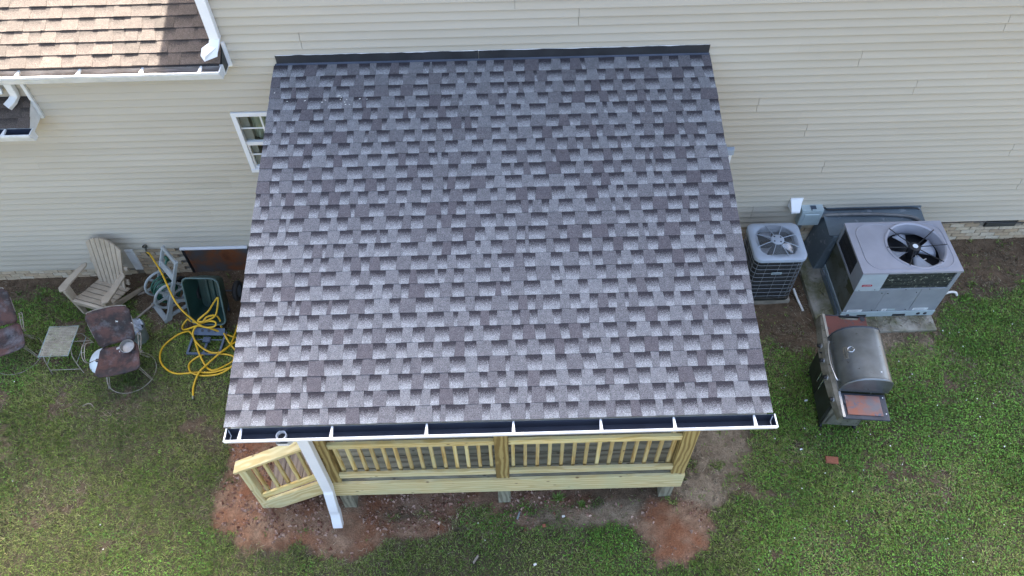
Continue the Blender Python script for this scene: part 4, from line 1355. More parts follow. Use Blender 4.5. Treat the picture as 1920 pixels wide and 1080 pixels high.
# left side coil opening
u = MB(); u.bx(UX0 - .001, UX0 + .010, UY0 + .001, UY0 + .22, ZM + .003, UZ1 - .031); u.bx(UX0 - .001, UX0 + .010, UY1 - .05, UY1, ZM + .003, UZ1 - .031)
u.bx(UX0 - .002, UX0 + .011, UY0 + .2205, UY1 - .0505, ZM + .003, ZM + .04)
u.build('side_frame', M['ac_side'], unit, bevel=0.002)
u = MB(); u.bx(UX0 + .014, UX0 + .022, UY0 + .22, UY1 - .05, ZM + .03, UZ1 - .03); coil2 = u.build('coil', M['coil'], unit)
u = MB()
for k in range(18):
    y = UY0 + .235 + k * 0.03
    u.box((UX0 + .006, y, (ZM + UZ1) / 2), (0.0022, 0.0022, UZ1 - ZM - .07))
for zz in (ZM + .10, ZM + .19, ZM + .28):
    u.box((UX0 + .005, (UY0 + .22 + UY1 - .05) / 2, zz), (0.003, UY1 - UY0 - .27, 0.003))
u.build('coil_guard', M['black'], coil2)
# right side coil opening
u = MB(); u.bx(UX1 - .02, UX1 - .010, UY0 + .02, UY1 - .02, ZM, UZ1 - .03); u.build('coil', M['coil'], unit)
# base rail with fork slots and round holes
u = MB(); u.bx(UX0 - .006, UX1 + .006, UY0 - .006, UY1 + .006, UZ0 - .020, UZ0 + .086)
rail = u.build('base_rail', M['box_grey'], unit, bevel=0.004)
for (a, b_) in ((4.86, 4.985), (5.33, 5.50)):
    u = MB(); u.bx(a, b_, UY0 - .008, UY0 - .004, UZ0 - .012, UZ0 + .030); u.build('fork_slot', M['black'], rail)
for x in (5.665, 5.755, 4.735):
    u = MB(); u.cyl((x, UY0 - .009, UZ0 + .028), (x, UY0 - .004, UZ0 + .028), 0.024, n=18); u.build('knockout', M['black'], rail)
u = MB(); u.bx(UX0 - .05, UX0 - .012, UY0 + .01, UY0 + .78, UZ0 - .02, UZ0 + .03); u.bx(UX0 - .05, UX0 - .045, UY0 + .01, UY0 + .78, UZ0 + .03, UZ0 + .07)
u.build('side_rail', M['galv'], rail)
# labels, badge, screws
bd = MB()
bd.M = None
poly = rrect(4.705, 4.835, 0.262, 0.300, 0.017, 5)
bd.prism(poly, UY0 - .008, UY0 - .0045, 'y')
badge = bd.build('badge', M['red'], corner)
bd = MB()
for k, (wd, hh) in enumerate(((.012, .018), (.010, .014), (.013, .014), (.010, .014), (.012, .018))):
    bd.box((4.733 + k * 0.0185, UY0 - .0085, 0.281), (wd, 0.001, hh * .6))
bd.build('badge_lettering', M['label'], corner)
for (xa, xb, za, zb) in ((4.700, 4.895, -0.292, -0.245), (5.150, 5.215, -0.285, -0.240), (5.555, 5.755, -0.285, -0.238)):
    bd = MB(); bd.bx(xa, xb, UY0 - .0025, UY0 - .0005, za, zb); lb = bd.build('label', M['label'], unit)
    bd = MB()
    for k in range(3):
        bd.bx(xa + .02, xb - (.03 if k % 2 else .05) * (1 if xb - xa > .1 else .4), UY0 - .0032, UY0 - .0026, zb - .014 - k * .012, zb - .010 - k * .012)
    bd.build('print', M['ac_side'], lb)
bd = MB(); bd.bx(5.225, 5.325, UY0 - .0022, UY0 - .0005, -0.278, -0.243); bd.build('label', M['box_grey'], unit)
bd = MB()
for (x, z) in ((5.02, .11), (5.02, -.26), (5.10, .10), (5.46, .11), (5.46, -.26), (5.10, -.27), (4.70, .19), (4.90, .19), (5.30, .175), (5.60, .175)):
    bd.cyl((x, UY0 - .008, z), (x, UY0, z), 0.006, n=8)
tag(bd.build('screws', M['black'], unit), kind='stuff')
# fan: hub, four pitched blades, black guard wires
FZ = UZ1 - 0.10
u = MB()
u.lathe([(0.0, 0.055), (0.052, 0.055), (0.070, 0.048), (0.074, 0.03), (0.072, -0.11), (0.0, -0.11)], 28, (FCX, FCY, FZ + .03))
hub = u.build('fan_motor', M['black'], unit, smooth=40)
u = MB(); u.lathe([(0.0, 0.0), (0.032, 0.0), (0.034, -0.004)], 24, (FCX, FCY, FZ + .089)); u.build('motor_cap', M['label'], hub, smooth=40)
for k, a0 in enumerate((10, 108, 188, 278)):
    u = MB()
    V, F = [], []
    nr, na = 7, 7
    for i in range(nr):
        rr = 0.085 + (FR_ - .035 - 0.085) * i / (nr - 1)
        half = R(14 + 9 * i / (nr - 1))
        for j in range(na):
            a = R(a0) + half * (2 * j / (na - 1) - 1)
            V.append((FCX + rr * math.cos(a), FCY + rr * math.sin(a), FZ - .025 + 0.07 * (j / (na - 1) - .5) + 0.012 * math.sin(j)))
    for i in range(nr - 1):
        for j in range(na - 1):
            F.append((i * na + j, i * na + j + 1, (i + 1) * na + j + 1, (i + 1) * na + j))
    u.add(V, F)
    o = u.build('fan_blade', M['fan'], unit, smooth=60)
    sl = o.modifiers.new('thick', 'SOLIDIFY'); sl.thickness = 0.003
u = MB()
for a0 in (38, 75, 133, 185, 240, 310, 358):
    a = R(a0)
    if a0 == 240 or a0 == 133 or a0 == 38 or a0 == 358 or a0 == 185 or a0 == 310:
        u.tube([(FCX + .06 * math.cos(a), FCY + .06 * math.sin(a), FZ + .075), (FCX + .2 * math.cos(a), FCY + .2 * math.sin(a), FZ + .088), (FCX + (FR_ + .045) * math.cos(a), FCY + (FR_ + .045) * math.sin(a), UZ1 + .018)], 0.0065, 6)
gd = u.build('fan_guard', M['black'], unit)
u = MB(); u.tube(catmull([(FCX + .02, FCY - .07, FZ - .02), (FCX + .03, FCY - .12, FZ - .03), (FCX + .09, FCY - .135, FZ - .03), (FCX + .14, FCY - .12, FZ - .03)], 5), 0.007, 6); u.build('motor_wire', M['pvc'], hub)

# duct box between unit and wall
duct = thing('duct_box', 'dull galvanised duct box joining the big cooling unit to the wall', 'duct', (5.1, -0.2, -0.5), world=True)
u = MB(); u.hexa([(4.50, -0.455, -0.50), (5.83, -0.455, -0.50), (5.83, -0.019, -0.50), (4.46, -0.019, -0.50),
                  (4.585, -0.462, 0.26), (5.83, -0.462, 0.26), (5.83, -0.019, 0.315), (4.545, -0.019, 0.315)])
db = u.build('duct_shell', M['galv'], duct, bevel=0.006)
u = MB(); u.hexa([(4.530, -0.448, 0.268), (5.845, -0.448, 0.268), (5.845, -0.018, 0.322), (4.520, -0.018, 0.322), (4.530, -0.448, 0.276), (5.845, -0.448, 0.276), (5.845, -0.018, 0.330), (4.520, -0.018, 0.330)])
u.build('duct_lid', M['galv'], duct)
u = MB(); u.bx(4.51, 5.86, -0.030, -0.017, 0.30, 0.345); u.build('wall_flange', M['galv'], duct)

# electrical disconnect box
bxo = thing('disconnect_box', 'pale blue grey electrical disconnect box on the siding beside the hooded vent', 'electrical box', (4.36, -0.06, 0.1), world=True)
u = MB(); u.bx(4.215, 4.505, -0.125, -0.015, 0.125, 0.420); u.build('box_body', M['box_grey'], bxo, bevel=0.004)
u = MB(); u.bx(4.222, 4.498, -0.133, -0.1255, 0.135, 0.395); cv = u.build('cover', M['box_grey'], bxo, bevel=0.003)
u = MB(); u.hexa([(4.265, -0.134, 0.175), (4.455, -0.134, 0.175), (4.455, -0.130, 0.175), (4.265, -0.130, 0.175), (4.265, -0.142, 0.345), (4.455, -0.142, 0.345), (4.455, -0.130, 0.355), (4.265, -0.130, 0.355)])
u.build('cover_emboss', M['box_grey'], cv, bevel=0.004)
u = MB(); u.bx(4.335, 4.405, -0.105, -0.045, 0.4195, 0.428); u.bx(4.335, 4.345, -0.128, -0.105, 0.4195, 0.430); u.build('hasp', M['cart_frame'], bxo)
u = MB()
u.cyl((4.30, -0.07, 0.125), (4.30, -0.07, -0.45), 0.018, n=10); u.build('conduit_drop', M['conduit'], bxo, smooth=40)

# hooded dryer vent
dv = thing('hooded_vent', 'white hooded vent on the siding above the small cooling unit', 'vent', (4.14, -0.05, 0.4), world=True)
u = MB(); u.bx(4.045, 4.215, -0.030, -0.014, 0.395, 0.555); u.build('backplate', M['white'], dv, bevel=0.003)
u = MB(); u.hexa([(4.055, -0.155, 0.400), (4.175, -0.155, 0.400), (4.200, -0.030, 0.400), (4.050, -0.030, 0.400),
                  (4.060, -0.150, 0.430), (4.170, -0.150, 0.430), (4.205, -0.028, 0.545), (4.048, -0.028, 0.545)])
u.build('hood', M['white'], dv, bevel=0.005)
u = MB(); u.bx(4.066, 4.164, -0.145, -0.04, 0.388, 0.3995); u.build('flap', M['old_white'], dv)
# wall lamp box beside the porch roof
wv = thing('wall_box', 'small pale blue box fixed to the siding at the right edge of the porch roof', 'wall box', (3.0, -0.05, 1.35), world=True)
u = MB(); u.hexa([(2.86, -0.075, 1.405), (3.095, -0.075, 1.405), (3.105, -0.014, 1.405), (2.852, -0.014, 1.405), (2.86, -0.060, 1.478), (3.095, -0.060, 1.478), (3.105, -0.014, 1.490), (2.852, -0.014, 1.490)])
u.build('hood', M['cond_top'], wv, bevel=0.003)
u = MB(); u.bx(2.875, 3.082, -0.062, -0.016, 1.215, 1.404); u.build('lower_case', M['white'], wv, bevel=0.003)

# conduit and cable over the duct
cd = MB()
cd.tube(catmull([(4.498, -0.10, 0.24), (4.56, -0.13, 0.325), (4.72, -0.15, 0.352), (5.0, -0.15, 0.350), (5.35, -0.16, 0.338), (5.70, -0.22, 0.332), (5.78, -0.40, 0.325), (5.78, -0.47, 0.30)], 8), 0.021, 10)
o = cd.build('electrical_conduit', M['conduit'], None, smooth=60); tag(o, 'bent grey conduit lying across the duct box top', 'conduit')
cd = MB()
cd.tube(catmull([(4.50, -0.06, 0.385), (4.545, -0.05, 0.38), (4.575, -0.05, 0.35), (4.66, -0.055, 0.345), (5.0, -0.06, 0.355), (5.4, -0.06, 0.350), (5.72, -0.06, 0.345), (5.82, -0.07, 0.32), (5.86, -0.10, 0.24), (5.875, -0.12, 0.02)], 8), 0.010, 8)
o = cd.build('power_cable', M['black'], None, smooth=60); tag(o, 'black power cable running along the wall above the duct box', 'cable')
cd = MB()
cd.tube(catmull([(5.88, -0.03, -0.012), (6.3, -0.026, -0.014), (6.8, -0.026, -0.010), (7.0, -0.028, -0.03), (7.3, -0.028, -0.045), (7.9, -0.026, -0.035)], 8), 0.007, 6)
o = cd.build('thin_cable', M['black'], None, smooth=60); tag(o, 'thin black cable along the brick top by the dark foundation vent', 'cable')

# ------------------------------------------------------------------ round-cornered condenser
cz0, cz1 = -0.405, 0.470
cond = thing('condenser_unit', 'smaller dark wire-guarded condenser with pale blue lid beside the porch', 'air conditioner', (3.735, -0.68, cz0), world=True)
CX0, CX1, CY0, CY1 = 3.405, 4.062, -0.985, -0.375
ccx, ccy = (CX0 + CX1) / 2, (CY0 + CY1) / 2
u = MB(); u.bx(CX0 + .01, CX1 + .01, CY0 + .005, CY1 + .06, -0.60, cz0 - .002)
pd = u.build('condenser_pad', M['mortar'], None, bevel=0.01); tag(pd, 'low concrete pad under the smaller condenser', 'concrete pad')
def loop(o_, z):
    return [(x, y, z) for x, y in rrect(CX0 + o_, CX1 - o_, CY0 + o_, CY1 - o_, 0.095 - o_ * .4, 6)]
u = MB()
lo_, hi_ = loop(.028, cz0 + .04), loop(.028, cz1 - .05)
n = len(lo_)
u.add(lo_ + hi_, [(i, (i + 1) % n, (i + 1) % n + n, i + n) for i in range(n)])
u.build('coil', M['coil'], cond, smooth=50)
u = MB()
lo_, hi_ = loop(0, cz0), loop(0, cz0 + .045)
u.add(lo_ + hi_, [(i, (i + 1) % n, (i + 1) % n + n, i + n) for i in range(n)])
u.build('base_pan', M['grill_dark'], cond, smooth=50)
# lid: rounded plate with round opening, rolled skirt
u = MB()
FRc = 0.268
ro = [Vector((x, y, 0)) for x, y in rrect(CX0 - .008, CX1 + .008, CY0 - .008, CY1 + .008, 0.10, 10)]
N = len(ro)
V, F = [], []
for i, p in enumerate(ro):
    a = math.atan2(p.y - ccy, p.x - ccx)
    V += [(p.x, p.y, cz1 - .055), (p.x, p.y, cz1 - .012), (p.x + (ccx - p.x) * .03, p.y + (ccy - p.y) * .03, cz1),
          (ccx + (FRc + .02) * math.cos(a), ccy + (FRc + .02) * math.sin(a), cz1 + .002), (ccx + FRc * math.cos(a), ccy + FRc * math.sin(a), cz1 - .012), (ccx + FRc * math.cos(a), ccy + FRc * math.sin(a), cz1 - .075)]
for i in range(N):
    j = (i + 1) % N
    for k in range(5):
        F.append((i * 6 + k, j * 6 + k, j * 6 + k + 1, i * 6 + k + 1))
u.add(V, F)
u.build('lid', M['cond_top'], cond, smooth=50)
u = MB(); u.lathe([(0.0, 0), (0.27, 0)], 32, (ccx, ccy, cz1 - .30)); u.build('inner_floor', M['black'], cond)
# side guard: level wires and uprights
wr = MB()
for k in range(9):
    wr.tube(loop(0.006, cz0 + .10 + k * .081), 0.0035, 5, closed=True)
wires = wr.build('guard_wires', M['cond_wire'], cond)
wr = MB()
lp = loop(0.004, 0)
for i in range(0, len(lp), 3):
    x, y, _ = lp[i]
    wr.tube([(x, y, cz0 + .04), (x, y, cz1 - .05)], 0.003, 5)
for x in (ccx - .16, ccx, ccx + .16):
    wr.tube([(x, CY0 + .004, cz0 + .04), (x, CY0 + .004, cz1 - .05)], 0.003, 5)
for y in (ccy - .14, ccy + .02, ccy + .16):
    wr.tube([(CX0 + .004, y, cz0 + .04), (CX0 + .004, y, cz1 - .05)], 0.003, 5)
    wr.tube([(CX1 - .004, y, cz0 + .04), (CX1 - .004, y, cz1 - .05)], 0.003, 5)
wr.build('guard_uprights', M['cond_wire'], cond)
wr = MB()
for k in range(15):
    wr.tube(circle((ccx, ccy, cz1 + .004 + 0.016 * (1 - k / 14)), 0.090 + k * 0.0125, 40), 0.0022, 5, closed=True)
wr.build('fan_guard_rings', M['cond_wire'], cond)
wr = MB()
for k in range(8):
    a = R(20 + 45 * k)
    wr.tube([(ccx + .06 * math.cos(a), ccy + .06 * math.sin(a), cz1 + .028), (ccx + .17 * math.cos(a), ccy + .17 * math.sin(a), cz1 + .024), (ccx + .285 * math.cos(a), ccy + .285 * math.sin(a), cz1 + .006)], 0.0048, 6)
wr.build('fan_guard_spokes', M['cond_top'], cond)
u = MB(); u.lathe([(0.0, 0.0), (0.075, 0.0), (0.083, -0.006), (0.083, -0.016)], 28, (ccx, ccy, cz1 + .036)); hb = u.build('hub_cover', M['cond_top'], cond, smooth=40)
u = MB()
for a in (35, 125, 215, 305):
    x, y = ccx + .055 * math.cos(R(a)), ccy + .055 * math.sin(R(a))
    u.cyl((x, y, cz1 + .036), (x, y, cz1 + .0385), 0.011, n=10)
u.build('hub_slot', M['black'], hb)
for a0 in (-8, 112, 205):
    u = MB()
    V, F = [], []
    for i in range(6):
        rr = 0.07 + 0.185 * i / 5
        for j in range(6):
            a = R(a0) + R(10 + 3.2 * i) * (2 * j / 5 - 1)
            V.append((ccx + rr * math.cos(a), ccy + rr * math.sin(a), cz1 - .09 + 0.05 * (j / 5 - .5)))
    for i in range(5):
        for j in range(5):
            F.append((i * 6 + j, i * 6 + j + 1, (i + 1) * 6 + j + 1, (i + 1) * 6 + j))
    u.add(V, F)
    o = u.build('fan_blade', M['chrome'] if a0 == -8 else M['fan'], cond, smooth=60)
    sl = o.modifiers.new('thick', 'SOLIDIFY'); sl.thickness = 0.003
u = MB(); u.bx(3.665, 3.795, CY0 - .006, CY0 + .003, 0.165, 0.205); bdg = u.build('badge', M['box_grey'], cond, bevel=0.002)
u = MB(); u.bx(3.680, 3.780, CY0 - .0075, CY0 - .0062, 0.178, 0.190); u.build('badge_stripe', M['cart_frame'], bdg)

# drain pipes
pv = MB()
pv.tube(catmull([(4.155, -0.80, -0.40), (4.185, -0.93, -0.445), (4.215, -1.06, -0.468), (4.225, -1.12, -0.475)], 5), 0.016, 10)
o = pv.build('drain_pipe', M['pvc'], None, smooth=60); tag(o, 'straight white plastic drain pipe lying beside the smaller condenser', 'pipe')
pv = MB()
pv.tube(catmull([(5.868, -0.98, -0.26), (5.95, -0.98, -0.29), (6.02, -0.985, -0.35), (6.10, -0.98, -0.385), (6.17, -0.96, -0.37), (6.235, -0.95, -0.365), (6.30, -0.95, -0.385), (6.33, -0.96, -0.43)], 6), 0.017, 10)
o = pv.build('drain_pipe', M['pvc'], None, smooth=60); tag(o, 'crooked white drain pipe leaving the right side of the big cooling unit', 'pipe')

# ------------------------------------------------------------------ gas grill
gr = thing('gas_grill', 'weathered stainless gas grill with rusty side shelves standing on the grass', 'grill', (4.235, -2.50, gz(4.2)), R(-5.5))
HS = 0.885
u = MB(); u.bx(-.225, .225, -.36, .42, .10, .66)
u.build('cabinet', M['grill_dark'], gr, bevel=0.006)
for (ya, yb) in ((-.355, .025), (.032, .415)):
    u = MB(); u.bx(-.243, -.227, ya, yb, .12, .64); dr = u.build('door', M['grill_dark'], gr, bevel=0.004)
    yy = yb - .05 if ya < -.1 else ya + .05
    u = MB(); u.tube([(-.262, yy, .35), (-.262, yy, .56)], 0.008, 8); u.build('door_handle', M['chrome'], dr)
u = MB(); u.hexa([(-.24, -.365, .66), (.235, -.365, .66), (.235, .335, .66), (-.24, .335, .66), (-.255, -.365, .90), (.26, -.365, .90), (.26, .335, .90), (-.255, .335, .90)])
u.build('firebox', M['grill_dark'], gr, bevel=0.006)
# near-end panel, pale grey sheet
u = MB(); u.bx(-.21, .20, -.372, -.362, .12, .70); u.build('end_panel', M['grill_panel'], gr)
# lid
def lid_prof(grow=0.0):
    c = [(-.262, .905), (-.262, .955), (-.245, 1.02), (-.205, 1.085), (-.140, 1.140), (-.060, 1.175), (.040, 1.188), (.150, 1.180), (.225, 1.155), (.262, 1.105), (.275, 1.03), (.275, .905)]
    return [(x * (1 + grow), .905 + (z - .905) * (1 + grow)) for x, z in c]
u = MB()
P0 = lid_prof()
V, F = [], []
ys = [-.345, .315]
n = len(P0)
for yv in ys: V += [(x, yv, z) for x, z in P0]
F = [(i, i + 1, i + 1 + n, i + n) for i in range(n - 1)]
u.add(V, F)
lid = u.build('lid', M['grill_lid'], gr, smooth=50)
for (ya, yb) in ((-.376, -.342), (.312, .340)):
    u = MB(); u.prism(lid_prof(.02), ya, yb, 'y'); u.build('lid_end_cap', M['grill_lid'] if ya < 0 else M['shelf_blue'], lid, bevel=0.012, smooth=40)
u = MB(); u.tube(catmull([(-.262, -.26, .955), (-.285, -.24, .965), (-.315, -.09, .975), (-.320, .02, .978), (-.305, .15, .972), (-.285, .23, .965), (-.262, .25, .955)], 6), 0.011, 10)
u.build('lid_handle', M['chrome'], lid, smooth=60)
# raised maker's plate: bar and round emblem
def on_lid(y, s):
    i = min(int(s * (n - 1)), n - 2); f_ = s * (n - 1) - i
    x = P0[i][0] * (1 - f_) + P0[i + 1][0] * f_; z = P0[i][1] * (1 - f_) + P0[i + 1][1] * f_
    tx, tz = P0[i + 1][0] - P0[i][0], P0[i + 1][1] - P0[i][1]
    l_ = math.hypot(tx, tz)
    return Vector((x, y, z)), Vector((-tz / l_, 0, tx / l_)), Vector((tx / l_, 0, tz / l_))
p, nn, tt_ = on_lid(.0, .31)
u = MB(); u.hexa([p - tt_ * .022 + Vector((0, -.075, 0)), p - tt_ * .022 + Vector((0, .075, 0)), p + tt_ * .022 + Vector((0, .075, 0)), p + tt_ * .022 + Vector((0, -.075, 0)),
                  p - tt_ * .022 + Vector((0, -.075, 0)) + nn * .012, p - tt_ * .022 + Vector((0, .075, 0)) + nn * .012, p + tt_ * .022 + Vector((0, .075, 0)) + nn * .012, p + tt_ * .022 + Vector((0, -.075, 0)) + nn * .012])
u.build('name_plate', M['grill_panel'], lid)
u = MB()
for k in range(9):
    yy = -.03 + k * .0145
    q_ = p + Vector((0, yy - .03, 0)) + nn * .0125
    u.box(q_, (.018, .008, .004))
u.build('plate_lettering', M['grill_dark'], lid)
p, nn, tt_ = on_lid(.03, .375)
u = MB(); u.tube([p + (tt_ * math.cos(R(a)) + Vector((0, 1, 0)) * math.sin(R(a))) * .033 + nn * .006 for a in range(0, 360, 20)], 0.006, 6, closed=True)
u.build('round_emblem', M['chrome'], lid)
p, nn, tt_ = on_lid(-.27, .62)
u = MB(); u.cyl(p, p + nn * .006, 0.009, n=10); u.build('lid_screw', M['label'], lid)
# control panel: bowed front with knobs
u = MB()
nn_ = 16
V, F = [], []
for i in range(nn_ + 1):
    yv = -.685 + 1.36 * i / nn_
    bow = 0.065 * (1 - ((yv - .02) / .70) ** 2)
    V += [(-.262, yv, .905), (-.285 - bow * .5, yv, .885), (-.300 - bow, yv, .800), (-.285 - bow * .8, yv, .765), (-.24, yv, .765)]
for i in range(nn_):
    for k in range(4):
        F.append((i * 5 + k, i * 5 + k + 1, i * 5 + k + 6, i * 5 + k + 5))
u.add(V, F); u.add([V[k] for k in range(5)], [(0, 1, 2, 3, 4)]); u.add([V[-5 + k] for k in range(5)], [(0, 1, 2, 3, 4)])
panel = u.build('control_panel', M['grill_panel'], gr, smooth=40)
u = MB(); u.bar((-.258, -.700, .912), (-.258, -.380, .912), 0.028, 0.010); u.build('panel_trim', M['chrome'], panel)
u = MB(); u.bar((-.258, .345, .912), (-.258, .675, .912), 0.028, 0.010); u.build('panel_trim', M['chrome'], panel)
u = MB(); u.bar((-.262, -.36, .909), (-.262, .33, .909), 0.016, 0.008); u.build('panel_trim', M['chrome'], panel)
for yv in (.262, .060, -.165, -.450):
    bow = 0.065 * (1 - ((yv - .02) / .70) ** 2)
    base = Vector((-.296 - bow * .80, yv, .842)); ax = Vector((-.93, 0, .25)).normalized()
    u = MB(); u.cyl(base - ax * .012, base + ax * .004, 0.033, 0.033, 20); bz = u.build('knob_bezel', M['chrome'], panel, smooth=40)
    u = MB(); u.cyl(base + ax * .003, base + ax * .034, 0.025, 0.021, 18); u.build('knob', M['black'], bz, smooth=40)
base = Vector((-.343, .165, .845)); u = MB(); u.cyl(base, base + Vector((-.022, 0, .006)), 0.010, n=12); u.build('igniter_button', M['black'], panel, smooth=40)
# shelves
u = MB(); u.bx(-.255, .245, -.700, -.378, HS - .025, HS); sh = u.build('side_shelf', M['shelf_blue'], gr, bevel=0.006)
u = MB(); u.bx(-.205, .175, -.655, -.412, HS + .001, HS + .016); u.build('burner_cover', M['burner_rust'], sh, bevel=0.005)
u = MB(); u.lathe([(0.0, 0), (.026, 0), (.026, .004)], 18, (-.203, -.505, HS + .0145)); u.build('lid_notch', M['shelf_blue'], sh)
u = MB()
for (x, y) in ((.215, -.42), (.215, -.62), (.10, -.36)):
    u.cyl((x, y, HS), (x, y, HS + .005), 0.007, n=8)
u.build('shelf_screw', M['label'], sh)
u = MB()
pl = [(-.25, .435), (-.20, .445), (-.10, .49), (0.0, .53), (.12, .535), (.245, .535), (.245, .675), (.17, .675), (.155, .655), (.11, .640), (-.02, .640), (-.07, .655), (-.09, .675), (-.25, .675)]
u.prism([(-.25, .345), (.245, .345), (.245, .675), (.17, .675), (.145, .632), (-.045, .632), (-.08, .675), (-.25, .675)], HS - .022, HS, 'z')
s2 = u.build('side_shelf', M['grill_rust'], gr, bevel=0.004)
u = MB(); u.bx(-.25, .245, .677, .690, HS - .03, HS + .002); u.build('shelf_rail', M['shelf_blue'], s2)
u = MB(); u.cyl((-.20, .42, HS), (-.20, .42, HS + .005), 0.008, n=8); u.cyl((.20, .645, HS), (.20, .645, HS + .006), 0.030, n=14); u.build('shelf_screw', M['shelf_blue'], s2)
# legs and casters
for (x, y) in ((-.20, -.33), (.20, -.33), (-.20, .39), (.20, .39)):
    u = MB(); u.bar((x, y, .045), (x, y, .66), 0.03, 0.03, up=(0, 1, 0)); lg = u.build('leg', M['grill_dark'], gr)
    u = MB(); u.cyl((x - .014, y, .035), (x + .014, y, .035), 0.036, n=18); u.build('caster', M['rubber'], lg, smooth=40)
u = MB(); u.bar((-.19, -.372, .16), (-.12, -.380, .72), 0.05, 0.012, up=(1, 0, 0)); u.build('end_strut', M['grill_panel'], gr)

# ------------------------------------------------------------------ beige slatted armchair
ad = thing('slatted_armchair', 'beige resin slat armchair with fan back standing by the brick base', 'chair', (-5.365, -0.765, gz(-5.3)), R(-19))
# local: x right, y to the back, z up; origin under the front edge middle
def resin(name, mb, bev=0.008, parent=ad): return mb.build(name, M['resin'], parent, bevel=bev)
for s_ in (-1, 1):
    u = MB(); u.hexa([(s_ * .285 - .022, -.02, 0), (s_ * .285 + .022, -.02, 0), (s_ * .285 + .022, .04, 0), (s_ * .285 - .022, .04, 0),
                      (s_ * .305 - .03, -.045, .55), (s_ * .305 + .03, -.045, .55), (s_ * .305 + .03, .065, .55), (s_ * .305 - .03, .065, .55)])
    resin('front_leg', u)
    u = MB(); u.hexa([(s_ * .262 - .02, .62, 0), (s_ * .262 + .02, .62, 0), (s_ * .262 + .02, .72, 0), (s_ * .262 - .02, .72, 0),
                      (s_ * .262 - .02, .0, .27), (s_ * .262 + .02, .0, .27), (s_ * .262 + .02, .02, .36), (s_ * .262 - .02, .02, .36)])
    resin('side_rail', u)
    u = MB()
    pts = [(s_ * .335, -.075), (s_ * .395, -.02), (s_ * .385, .16), (s_ * .350, .42), (s_ * .300, .47), (s_ * .270, .42), (s_ * .285, .16), (s_ * .275, -.02)]
    u.prism(pts if s_ > 0 else pts[::-1], .545, .578, 'z'); resin('armrest', u, .01)
u = MB(); u.hexa([(-.27, -.035, .255), (.27, -.035, .255), (.27, -.012, .255), (-.27, -.012, .255), (-.27, -.045, .352), (.27, -.045, .352), (.27, .0, .358), (-.27, .0, .358)]); resin('front_apron', u)
for k in range(5):
    y0 = .012 + k * .088
    z0 = .352 - (y0) * .25
    u = MB(); u.hexa([(-.262, y0, z0 - .02), (.262, y0, z0 - .02), (.262, y0 + .077, z0 - .04), (-.262, y0 + .077, z0 - .04), (-.262, y0, z0), (.262, y0, z0), (.262, y0 + .077, z0 - .019), (-.262, y0 + .077, z0 - .019)])
    resin('seat_slat', u, .005)
NB = 7
def arch(x): return .735 + .225 * math.sqrt(max(0, 1 - (x / .315) ** 2))
for k in range(NB):
    c = k - (NB - 1) / 2
    u = MB()
    sg = 6
    V = []
    for i in range(sg + 1):
        f_ = i / sg
        sp = .060 + .020 * f_
        xl_, xr_ = (c - .5) * sp + .0045, (c + .5) * sp - .0045
        for q_, xx in enumerate((xl_, xr_)):
            zt_ = arch(xx)
            z = .225 + (zt_ - .225) * f_
            y = .425 + .235 * f_ - .55 * xx * xx
            V += [(xx, y - .008, z), (xx, y + .016, z - .004)]
    F = []
    for i in range(sg):
        a = i * 4; b_ = a + 4
        F += [(a, a + 2, b_ + 2, b_), (a + 1, b_ + 1, b_ + 3, a + 3), (a, b_, b_ + 1, a + 1), (a + 2, a + 3, b_ + 3, b_ + 2)]
    F += [(0, 1, 3, 2), (sg * 4, sg * 4 + 2, sg * 4 + 3, sg * 4 + 1)]
    u.add(V, F); resin('back_slat', u, .004)
u = MB(); u.hexa([(-.26, .455, .28), (.26, .455, .28), (.26, .485, .28), (-.26, .485, .28), (-.26, .475, .36), (.26, .475, .36), (.26, .505, .36), (-.26, .505, .36)]); resin('back_brace', u)
u = MB(); u.hexa([(-.30, .52, .52), (.30, .52, .52), (.30, .55, .52), (-.30, .55, .52), (-.30, .535, .575), (.30, .535, .575), (.30, .565, .575), (-.30, .565, .575)]); resin('back_brace', u)

